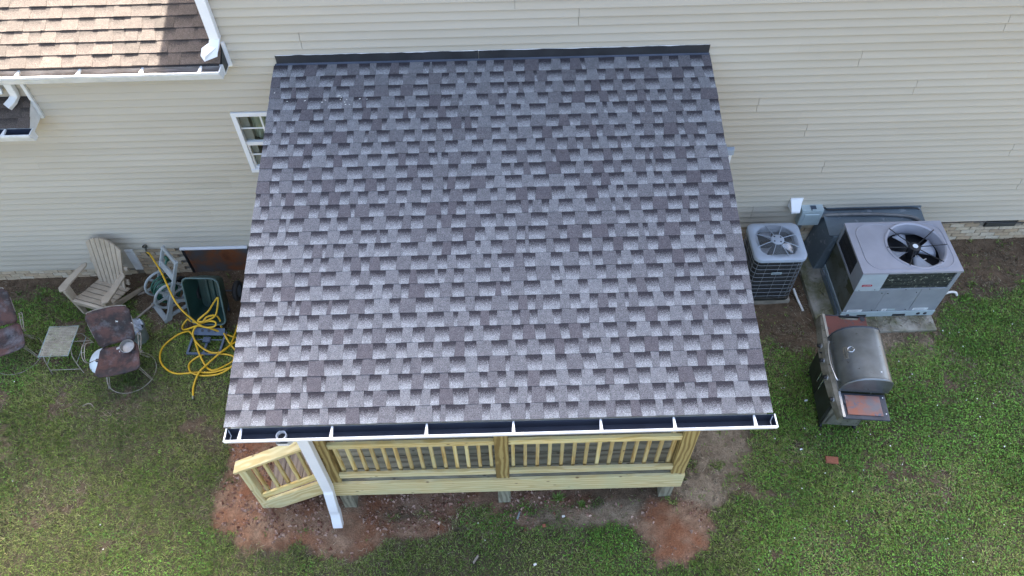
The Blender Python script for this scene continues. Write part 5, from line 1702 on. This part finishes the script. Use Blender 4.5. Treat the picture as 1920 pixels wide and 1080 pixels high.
# ------------------------------------------------------------------ rusty shell chairs
def make_lawn_chair(name, label, loc, rz):
    t = thing(name, label, 'chair', loc, rz, 'rusty metal lawn chairs')
    def shell(pts_fn, nu=12, nv=10):
        V, F = [], []
        for i in range(nv + 1):
            for j in range(nu + 1):
                V.append(pts_fn(j / nu * 2 - 1, i / nv))
        for i in range(nv):
            for j in range(nu):
                F.append((i * (nu + 1) + j, i * (nu + 1) + j + 1, (i + 1) * (nu + 1) + j + 1, (i + 1) * (nu + 1) + j))
        return MB().add(V, F)
    def rnd(u_, f):        # rounded outline: narrower right at the ends
        e = 1.0
        if f < .14: e = 1 - .16 * (1 - f / .14) ** 2
        if f > .86: e = 1 - .16 * ((f - .86) / .14) ** 2
        return u_ * e
    def seat_pt(u_, f):
        hw = .225 + .055 * f
        x = rnd(u_, f) * hw
        y = .16 - .42 * f
        z = .425 - .05 * math.sin(math.pi * f) * (1 - .5 * u_ * u_) + .030 * u_ * u_ - .035 * max(0, f - .8) * 5
        return (x, y, z)
    def back_pt(u_, f):
        hw = .225 + .055 * f
        x = rnd(u_, f) * hw
        y = .190 + .265 * f - .035 * u_ * u_
        z = .455 + .410 * f
        return (x, y, z)
    for nm, fn in (('seat_pan', seat_pt), ('back_pan', back_pt)):
        o = shell(fn).build(nm, M['chair_rust'], t, smooth=60)
        sl = o.modifiers.new('thick', 'SOLIDIFY'); sl.thickness = 0.012
    rim = [Vector(back_pt(u_, 1.0)) + Vector((0, .006, .006)) for u_ in [k / 8 - 1 for k in range(17)]]
    u = MB(); u.tube([back_pt(-1, .3)] + [back_pt(-1, .7)] + rim + [back_pt(1, .7), back_pt(1, .3)], 0.006, 6); u.build('back_wire', M['wire_white'], t, smooth=60)
    for s_ in (-1, 1):
        u = MB()
        for of in (0.0, .032):
            u.tube(catmull([(s_ * .265, .20, .55), (s_ * (.315 + of), .12, .645), (s_ * (.325 + of), -.02, .640), (s_ * (.322 + of * .6), -.10, .60), (s_ * (.315 + of * .4), -.085, .52), (s_ * .30, .0, .43), (s_ * .255, .02, .40)], 6), 0.0045, 6)
        u.tube([(s_ * .357, .10, .643), (s_ * .32, .10, .645)], .0035, 5); u.tube([(s_ * .357, .0, .640), (s_ * .325, .0, .640)], .0035, 5)
        u.build('arm_wire', M['wire_white'], t, smooth=60)
    for (x, y) in ((-.21, -.13), (.21, -.13), (-.17, .12), (.17, .12)):
        u = MB()
        k = 1.28
        for of in (-.016, .016):
            u.tube([(x * .75 + of, y * .8, .385), (x * k + of * .5, y * k * 1.15 + .01, .012)], 0.0045, 6)
        u.build('leg_wire', M['wire_white'], t)
    u = MB(); u.tube(circle((0, .005, .012), .315, 40), 0.0055, 6, closed=True); u.build('base_ring', M['wire_white'], t, smooth=60)
    return t
ch1 = make_lawn_chair('lawn_chair', 'rusty peeling metal lawn chair holding a small dented pan', (-4.700, -1.680, gz(-4.7)), R(13))
ch2 = copy_tree(ch1)
ch2.location = (-6.330, -1.330, gz(-6.3)); ch2.rotation_euler = (0, 0, R(22))
ch2['label'] = 'rusty metal lawn chair cut off by the left picture edge'

# pan on the seat
pan = thing('small_pan', 'dull metal saucepan lying tilted on the rusty chair seat', 'pan', (-4.605, -1.555, gz(-4.6) + .408), R(10))
Mt = Matrix.Translation((0, 0, .012)) @ Matrix.Rotation(R(14), 4, 'X')
u = MB(Mt); u.lathe([(0.0, 0.0), (.066, 0.0), (.078, .01), (.086, .060), (.092, .064), (.086, .067), (.080, .058), (.072, .014), (0.0, .008)], 28); u.build('bowl', M['alu'], pan, smooth=50)
u = MB(Mt); u.bar((-.085, .0, .056), (-.135, -.012, .050), 0.03, 0.008); u.build('handle', M['alu'], pan, bevel=.003)

# enamel lid on the grass
ld = thing('enamel_lid', 'white domed enamel lid with black knob under the rusty chair', 'lid', (-5.125, -1.520, gz(-5.1) + .012), 0)
Mt = Matrix.Translation((0, 0, .05)) @ Matrix.Rotation(R(22), 4, 'X') @ Matrix.Rotation(R(-10), 4, 'Y')
u = MB(Mt); u.lathe([(.185, -.01), (.182, 0.0), (.165, .012), (.150, .016), (.120, .040), (.075, .058), (.030, .064), (0, .065)], 36); u.build('dome', M['enamel'], ld, smooth=60)
u = MB(Mt); u.lathe([(.012, .063), (.012, .078), (.024, .082), (.024, .092), (0, .096)], 16); u.build('knob', M['black'], ld, smooth=50)

# bucket with a rag
bk = thing('bucket', 'grey metal bucket standing behind the rusty chair', 'bucket', (-4.715, -1.145, gz(-4.7)), 0)
u = MB(); u.lathe([(0.0, 0.004), (.098, 0.004), (.100, 0.0), (.138, .285), (.146, .290), (.142, .298), (.134, .290), (.098, .02), (0, .016)], 32); u.build('pail', M['bucket'], bk, smooth=50)
u = MB(); u.tube([(.142 * math.cos(R(a)), .142 * math.sin(R(a)) * .7 - .05, .285 - .075 * math.sin(R(a))) for a in range(0, 181, 12)], .0035, 6); u.build('bail_handle', M['cond_wire'], bk)
V, F = [], []
ng = 14
for i in range(ng + 1):
    for j in range(ng + 1):
        x, y = -.13 + .24 * i / ng, -.10 + .22 * j / ng
        rr = math.hypot(x + .01, y)
        z = .30 + .05 * math.sin(i * 1.1 + j * .6) * (1 - rr * 3) + .03 * math.cos(j * 1.5 - i * .4) - max(0, rr - .115) * 1.1
        V.append((x + .012 * math.sin(j * 1.3), y + .012 * math.sin(i * 1.7), z))
for i in range(ng):
    for j in range(ng):
        F.append((i * (ng + 1) + j, (i + 1) * (ng + 1) + j, (i + 1) * (ng + 1) + j + 1, i * (ng + 1) + j + 1))
u = MB().add(V, F)
rag = u.build('rag', M['rag'], None, smooth=80, M=Matrix.Translation((-4.715, -1.145, gz(-4.7))))
sl = rag.modifiers.new('thick', 'SOLIDIFY'); sl.thickness = .004
tag(rag, 'crumpled pale blue rag stuffed into the metal bucket', 'rag')

# ------------------------------------------------------------------ mesh-top side table
tb = thing('mesh_side_table', 'low side table with bleached expanded metal top and thin legs', 'table', (-5.560, -1.415, gz(-5.56)), R(1))
TH_ = 0.425
u = MB()
# expanded-metal strands
for k in range(26):
    x = -.178 + k * .01425
    for sgn in (1, -1):
        pts = [(x + sgn * .0036 * (1 if i % 2 else -1), -.222 + i * .0247, TH_ - .002 - .010 * math.cos(i * .5) * .3) for i in range(19)]
        u.tube(pts, 0.0034, 4)
u.build('mesh_top', M['mesh_table'], tb)
u = MB(); u.tube([(-.187, -.232, TH_), (.187, -.232, TH_), (.187, .232, TH_), (-.187, .232, TH_)], 0.007, 6, closed=True)
u.build('top_frame', M['teal'], tb)
for s_ in (-1, 1):
    u = MB(); u.tube(catmull([(s_ * .180, -.10, TH_ - .01), (s_ * .186, -.19, .30), (s_ * .205, -.235, .006)], 5), 0.006, 6); u.build('leg', M['wire_white'], tb)
    u = MB(); u.tube(catmull([(s_ * .180, .10, TH_ - .01), (s_ * .186, .19, .30), (s_ * .205, .235, .006)], 5), 0.006, 6); u.build('leg', M['wire_white'], tb)
for yy in (-.222, .222):
    u = MB(); u.tube([(-.200, yy, .085), (.200, yy, .085)], 0.005, 6); u.build('cross_wire', M['wire_white'], tb)
u = MB(); u.tube([(-.19, -.2, .2), (-.192, .2, .2)], .004, 6); u.tube([(.19, -.2, .2), (.192, .2, .2)], .004, 6); u.build('side_wire', M['teal'], tb)

# ------------------------------------------------------------------ hose reel cart
ang = math.atan2(-.756, .655)
rl = thing('hose_reel_cart', 'pale grey plastic hose reel cart wound with green hose', 'hose reel', (-4.555, -0.735, gz(-4.55)), ang)
# local: x across the cart (towards the camera side), y to the back, z up
def lean(z): return .02 + z * .52
for s_ in (-1, 1):
    x = s_ * .185
    u = MB()
    for (za, zb, wa, wb) in ((.0, .16, .115, .075), (.16, .45, .075, .060), (.45, .90, .060, .048)):
        u.hexa([(x - .016, lean(za) - wa / 2, za), (x + .016, lean(za) - wa / 2, za), (x + .016, lean(za) + wa / 2, za), (x - .016, lean(za) + wa / 2, za),
                (x - .016, lean(zb) - wb / 2, zb), (x + .016, lean(zb) - wb / 2, zb), (x + .016, lean(zb) + wb / 2, zb), (x - .016, lean(zb) + wb / 2, zb)])
    u.build('side_frame', M['reel_grey'], rl, bevel=.006)
    u = MB(); u.bar((x, lean(.33), .33), (x, .46, .10), 0.03, 0.05); u.bar((x, lean(.10), .08), (x, .46, .08), 0.03, 0.045); u.build('axle_strut', M['reel_grey'], rl, bevel=.004)
    u = MB(); u.cyl((x + s_ * .03, .46, .095), (x + s_ * .075, .46, .095), 0.095, n=24); wh = u.build('wheel', M['black'], rl, smooth=40)
    u = MB(); u.cyl((x + s_ * .074, .46, .095), (x + s_ * .079, .46, .095), 0.055, n=20); u.build('wheel_hub', M['reel_grey'], wh, smooth=40)
for (z, h_) in ((.885, .05), (.66, .10)):
    u = MB(); u.box((0, lean(z), z), (.34, .032, h_), Matrix.Rotation(R(-27), 3, 'X')); u.build('handle_bar' if z > .8 else 'cross_panel', M['reel_grey'], rl, bevel=.006)
u = MB(); u.cyl((-.10, lean(.80), .80), (-.02, lean(.80) , .80), .022, n=12); u.cyl((-.06, lean(.80), .80), (-.04, lean(.76) - .03, .74), .014, n=10); u.build('nozzle_clip', M['reel_green'], rl)
u = MB(); u.box((0, .01, .045), (.40, .075, .05)); u.build('foot_bar', M['reel_grey'], rl, bevel=.01)
dcy, dcz = lean(.36) + .01, .37
for x in (-.155, .135):
    u = MB()
    rg = [(x, dcy + .205 * math.cos(R(a)), dcz + .205 * math.sin(R(a))) for a in range(0, 360, 12)]
    u.tube(rg, .018, 8, closed=True)
    for a in range(0, 360, 60):
        u.bar((x, dcy + .04 * math.cos(R(a)), dcz + .04 * math.sin(R(a))), (x, dcy + .20 * math.cos(R(a)), dcz + .20 * math.sin(R(a))), .035, .012, up=(1, 0, 0))
    u.cyl((x - .012, dcy, dcz), (x + .012, dcy, dcz), .05, n=18)
    u.build('reel_flange', M['reel_grey'], rl, smooth=40)
u = MB()
pts = []
for i in range(0, 360 * 9 + 1, 18):
    f_ = i / (360 * 9)
    lay = int(f_ * 3)
    ff = (f_ * 3) % 1.0
    if lay % 2: ff = 1 - ff
    rr = .10 + .024 * lay
    pts.append((-.135 + .25 * ff, dcy + rr * math.cos(R(i)), dcz + rr * math.sin(R(i))))
u.tube(pts, .0125, 7)
u.build('wound_hose', M['reel_green'], rl, smooth=60)
u = MB(); u.cyl((-.15, dcy, dcz), (.13, dcy, dcz), .085, n=20); u.build('drum', M['reel_grey'], rl, smooth=40)

# ------------------------------------------------------------------ dump cart tipped on end
ct = thing('dump_cart', 'dark green poly dump cart tipped on end with blue grey frame', 'garden cart', (-3.745, -1.05, gz(-3.7)), R(-3))
# tub: opening plane leans back; local frame a across, b along the opening (up), c into the depth
bdir = Vector((0, .40, .917)).normalized(); adir = Vector((1, 0, 0)); cdir = Vector((0, .917, -.40)).normalized()
o0 = Vector((.0, -.02, .185))
def tubp(a, b_, c_): return o0 + adir * a + bdir * b_ + cdir * c_
u = MB()
def tub_loop(hw, b0, b1, r, c_):
    return [tubp(x, y, c_) for x, y in rrect(-hw, hw, b0, b1, r, 5)]
L0 = tub_loop(.235, 0, .70, .09, 0); L1 = tub_loop(.205, .04, .645, .08, .16); L2 = tub_loop(.175, .09, .58, .06, .30)
n = len(L0)
L2i = tub_loop(.168, .10, .57, .06, .292); L0i = tub_loop(.226, .009, .69, .085, -.001); L1i = tub_loop(.197, .05, .635, .075, .155)
V = L0 + L1 + L2 + L0i + L1i + L2i
F = []
for (A, B) in ((0, 1), (1, 2), (3, 4), (4, 5), (0, 3)):
    F += [(A * n + i, A * n + (i + 1) % n, B * n + (i + 1) % n, B * n + i) for i in range(n)]
F += [tuple(2 * n + i for i in range(n)), tuple(5 * n + i for i in range(n))]
u.add(V, F); tub = u.build('tub', M['tub_green'], ct, smooth=45)
u = MB(); u.tube(tub_loop(.238, -.003, .703, .09, -.006), .013, 8, closed=True); u.build('tub_rim', M['tub_rim'], tub, smooth=60)
for x in (-.06, .02):
    u = MB(); u.hexa([tubp(x - .03, .12, .293), tubp(x + .03, .12, .293), tubp(x + .03, .55, .293), tubp(x - .03, .55, .293), tubp(x - .02, .14, .268), tubp(x + .02, .14, .268), tubp(x + .02, .53, .268), tubp(x - .02, .53, .268)])
    u.build('floor_rib', M['tub_green'], tub, bevel=.008)
# frame on the ground in front
u = MB()
u.bar((-.225, -.06, .06), (-.245, -.385, .03), .03, .03); u.bar((.205, -.06, .06), (.185, -.395, .03), .03, .03); u.bar((-.255, -.392, .03), (.20, -.398, .03), .03, .03)
u.bar((-.02, -.20, .045), (-.03, -.39, .03), .035, .02)
fr_ = u.build('frame', M['cart_frame'], ct, bevel=.004)
u = MB(); u.box((-.005, -.085, .10), (.42, .10, .018), Matrix.Rotation(R(38), 3, 'X')); u.build('cross_plate', M['cart_frame'], fr_, bevel=.004)
for x in (-.10, -.01, .08):
    c_ = Vector((x, -.075, .108)); nn = Vector((0, -math.sin(R(38)), math.cos(R(38))))
    u = MB(); u.cyl(c_ + nn * .008, c_ + nn * .0125, .021, n=14); u.build('plate_hole', M['black'], fr_)
u = MB(); u.box((-.02, -.20, .075), (.10, .075, .03)); u.box((-.02, -.20, .0915), (.075, .05, .004)); u.build('latch', M['cart_frame'], fr_, bevel=.006)
u = MB(); u.tube([(-.20, -.185, .06), (.18, -.19, .06)], .008, 8); u.build('latch_rod', M['cart_frame'], fr_)
for x in (-.25, .27):
    u = MB(); u.lathe([(.085, -.03), (.125, -.032), (.142, -.015), (.142, .015), (.125, .032), (.085, .03)], 26); 
    o = u.build('wheel', M['rubber'], ct, smooth=50, M=Matrix.Translation((x + .05, .43, .34)) @ Matrix.Rotation(R(90), 4, 'Y'))
    u = MB(); u.lathe([(0, -.022), (.085, -.024), (.085, .024), (0, .022)], 22); u.build('wheel_rim', M['cart_frame'], o, smooth=40)
u = MB(); u.tube([(-.25, .43, .34), (.32, .43, .34)], .010, 8); u.build('axle', M['cart_frame'], ct)
for x in (-.13, .13):
    u = MB(); u.bar((x, .33, .02), (x, .435, .34), .025, .025); u.build('stay', M['cart_frame'], ct)

# ------------------------------------------------------------------ faucet and yellow hose
fc = thing('hose_faucet', 'small brass hose faucet on the siding above the brick', 'faucet', (-4.70, -0.05, -0.08), world=True)
u = MB(); u.cyl((-4.700, -0.010, -0.075), (-4.700, -0.075, -0.080), .014, n=12); u.cyl((-4.700, -0.075, -0.078), (-4.698, -0.090, -0.130), .013, n=12); u.build('body', M['brass'], fc, smooth=40)
u = MB(); u.cyl((-4.700, -0.055, -0.07), (-4.700, -0.062, -0.03), .007, n=8); u.build('stem', M['brass'], fc)
u = MB(); u.tube(circle((-4.700, -0.062, -0.028), .026, 16), .007, 6, closed=True); u.bar((-4.726, -0.062, -0.028), (-4.674, -0.062, -0.028), .01, .008); u.build('handwheel', M['grill_dark'], fc)
HP = [(-4.696, -0.092, -0.125), (-4.636, -0.141, -0.096), (-4.531, -0.279, -0.094), (-4.366, -0.512, -0.07), (-4.143, -0.887, -0.125), (-4.042, -1.008, -0.222), (-3.938, -1.073, -0.34), (-3.828, -1.127, -0.437), (-3.724, -1.131, -0.505), (-3.612, -1.137, -0.582), (-3.489, -1.17, -0.639), (-3.383, -1.203, -0.647), (-3.257, -1.261, -0.644), (-3.19, -1.20, -0.643), (-3.22, -1.05, -0.643), (-3.30, -0.93, -0.646),
      (-3.40, -0.92, -0.640), (-3.425, -1.043, -0.638), (-3.437, -1.266, -0.618), (-3.492, -1.39, -0.615), (-3.583, -1.451, -0.611), (-3.689, -1.444, -0.606), (-3.818, -1.375, -0.585), (-3.925, -1.265, -0.560), (-3.958, -1.163, -0.53), (-3.889, -1.097, -0.47), (-3.738, -1.071, -0.42), (-3.638, -1.092, -0.415), (-3.641, -1.139, -0.44), (-3.747, -1.146, -0.46), (-3.883, -1.113, -0.46), (-4.024, -1.106, -0.53), (-4.132, -1.074, -0.594), (-4.157, -0.998, -0.605), (-4.10, -0.93, -0.564),
      (-4.04, -0.98, -0.52), (-3.976, -1.042, -0.461), (-3.85, -1.09, -0.42), (-3.715, -1.056, -0.40), (-3.64, -0.98, -0.385), (-3.614, -0.80, -0.272), (-3.66, -0.84, -0.29), (-3.727, -0.958, -0.335), (-3.794, -1.03, -0.35), (-3.863, -1.083, -0.388), (-3.80, -1.09, -0.40), (-3.752, -1.03, -0.38), (-3.656, -0.99, -0.405), (-3.609, -1.02, -0.472), (-3.599, -1.09, -0.565), (-3.484, -1.278, -0.609), (-3.379, -1.398, -0.636), (-3.272, -1.50, -0.644), (-3.18, -1.52, -0.643), (-3.20, -1.60, -0.642), (-3.30, -1.64, -0.644),
      (-3.391, -1.672, -0.632), (-3.595, -1.735, -0.638), (-3.835, -1.722, -0.655), (-4.092, -1.727, -0.663), (-4.267, -1.633, -0.668), (-4.374, -1.476, -0.67), (-4.376, -1.294, -0.67), (-4.237, -1.12, -0.667), (-4.085, -1.105, -0.60), (-4.020, -1.135, -0.572), (-3.959, -1.211, -0.59), (-3.844, -1.442, -0.597), (-3.72, -1.639, -0.635), (-3.598, -1.715, -0.622), (-3.447, -1.621, -0.648), (-3.374, -1.547, -0.646), (-3.408, -1.482, -0.647), (-3.562, -1.459, -0.631), (-3.788, -1.449, -0.646), (-3.94, -1.546, -0.66), (-3.948, -1.647, -0.66), (-3.87, -1.743, -0.638), (-3.717, -1.775, -0.654), (-3.504, -1.757, -0.639), (-3.354, -1.65, -0.620), (-3.257, -1.531, -0.624), (-3.27, -1.345, -0.644), (-3.36, -1.25, -0.640), (-3.52, -1.43, -0.595), (-3.695, -1.638, -0.604), (-3.775, -1.756, -0.610), (-3.822, -1.923, -0.657), (-3.791, -2.092, -0.656)]
hs = thing('garden_hose', 'long yellow garden hose running from the faucet and coiled on the grass', 'hose', (-3.8, -1.4, -0.67), world=True)
u = MB(); u.tube(catmull(HP, 7), 0.0125, 9); u.build('hose_line', M['hose_yellow'], hs, smooth=60)
u = MB(); u.tube([(-4.696, -0.090, -0.118), (-4.690, -0.098, -0.150), (-4.676, -0.112, -0.172)], .018, 10); u.build('coupling', M['black'], hs, smooth=50)
u = MB(); u.cyl((-3.795, -2.075, -0.656), (-3.783, -2.125, -0.656), .015, n=12); u.build('end_fitting', M['brass'], hs, smooth=50)

# sticks, scraps
for (a, b_, lab) in (((-4.890, -0.845, -0.672), (-4.645, -0.625, -0.600), 'grey wooden stick leaning on the hose reel foot'), ((-4.955, -0.395, -0.678), (-4.79, -0.325, -0.668), 'short grey stick on bare soil behind the slat armchair')):
    u = MB(); u.bar(a, b_, .030, .014); o = u.build('stick', M['old_wood'], None, bevel=.003); tag(o, lab, 'stick')
u = MB(Matrix.Translation((4.023, -3.275, gz(4.0) + .03)) @ Matrix.Rotation(R(-8), 4, 'Z') @ Matrix.Rotation(R(6), 4, 'X')); u.box((0, 0, 0), (.145, .085, .045))
o = u.build('brick_scrap', M['red_brick'], None, bevel=.008); tag(o, 'broken red brick lying in the grass near the grill', 'brick')
u = MB(); u.tube(catmull([(-5.19, -2.17, gz(-5.1) + .03), (-5.13, -2.14, gz(-5.1) + .045), (-5.08, -2.15, gz(-5.1) + .05), (-5.05, -2.18, gz(-5.1) + .03)], 5), [.006] * 15 + [.003], 6)
o = u.build('twig', M['old_wood'], None); tag(o, 'small bent pale twig on the left lawn', 'twig')
def chip(x, y, sz, mat, lab, nm='scrap', rz=0.3):
    Mx = Matrix.Translation((x, y, gz(x) + .028)) @ Matrix.Rotation(rz, 4, 'Z') @ Matrix.Rotation(.15, 4, 'X')
    V = [(-.5, -.4, -.3), (.4, -.5, -.3), (.5, .35, -.3), (-.35, .5, -.3), (-.42, -.3, .4), (.3, -.4, .5), (.38, .28, .35), (-.3, .38, .5)]
    u = MB(Mx); u.hexa([(a * sz[0], b_ * sz[1], c_ * sz[2]) for a, b_, c_ in V])
    o = u.build(nm, M[mat], None, bevel=.004); tag(o, lab, 'scrap' if nm == 'scrap' else nm)
chip(3.924, -2.475, (.050, .030, .012), 'label', 'white paper scrap in the grass left of the grill')
chip(3.705, -3.120, (.040, .022, .012), 'label', 'small white scrap in the grass between porch and brick scrap')
chip(0.845, -3.83, (.045, .030, .025), 'pvc', 'pale stone on the dirt in front of the right porch bay', 'stone')
chip(0.335, -3.80, (.028, .11, .012), 'bucket', 'thin grey metal sliver on the dirt beside the middle footing', 'scrap', -.35)
chip(0.62, -3.93, (.050, .045, .03), 'red_brick', 'small reddish stone at the grass edge in front of the porch', 'stone')
chip(-0.15, -4.28, (.03, .12, .014), 'old_wood', 'weathered wood sliver in the grass before the porch', 'scrap', -.6)
chip(0.50, -4.36, (.045, .03, .014), 'pvc', 'pale pinkish scrap in the grass below the porch middle', 'scrap', .5)
# two weeds under the rim
for (x, y, s_, lab) in ((0.80, -3.62, 1.0, 'bright green weed growing under the right porch bay'), (1.06, -3.70, .7, 'smaller yellow green weed beside the porch rim')):
    V, F = [], []
    for k in range(46):
        a = random.uniform(0, 6.28); t_ = random.uniform(.2, 1.1); L = random.uniform(.06, .13) * s_
        d_ = Vector((math.cos(a) * math.sin(t_), math.sin(a) * math.sin(t_), math.cos(t_)))
        sd = Vector((-math.sin(a), math.cos(a), 0)) * .006
        p_ = Vector((x + random.uniform(-.03, .03), y + random.uniform(-.02, .02), gz(x)))
        b0 = len(V)
        V += [p_ - sd * .5, p_ + sd * .5, p_ + d_ * L * .6 + sd, p_ + d_ * L, p_ + d_ * L * .6 - sd]
        F.append((b0, b0 + 1, b0 + 2, b0 + 3, b0 + 4))
    u = MB().add(V, F)
    wd = thing('weed', lab, 'weed', (x, y, gz(x)), world=True)
    M.setdefault('weed', MAT('weed_leaf', (0.10, 0.19, 0.03), (0.16, 0.23, 0.05), 9, .6))
    u.build('leaves', M['weed'], wd)
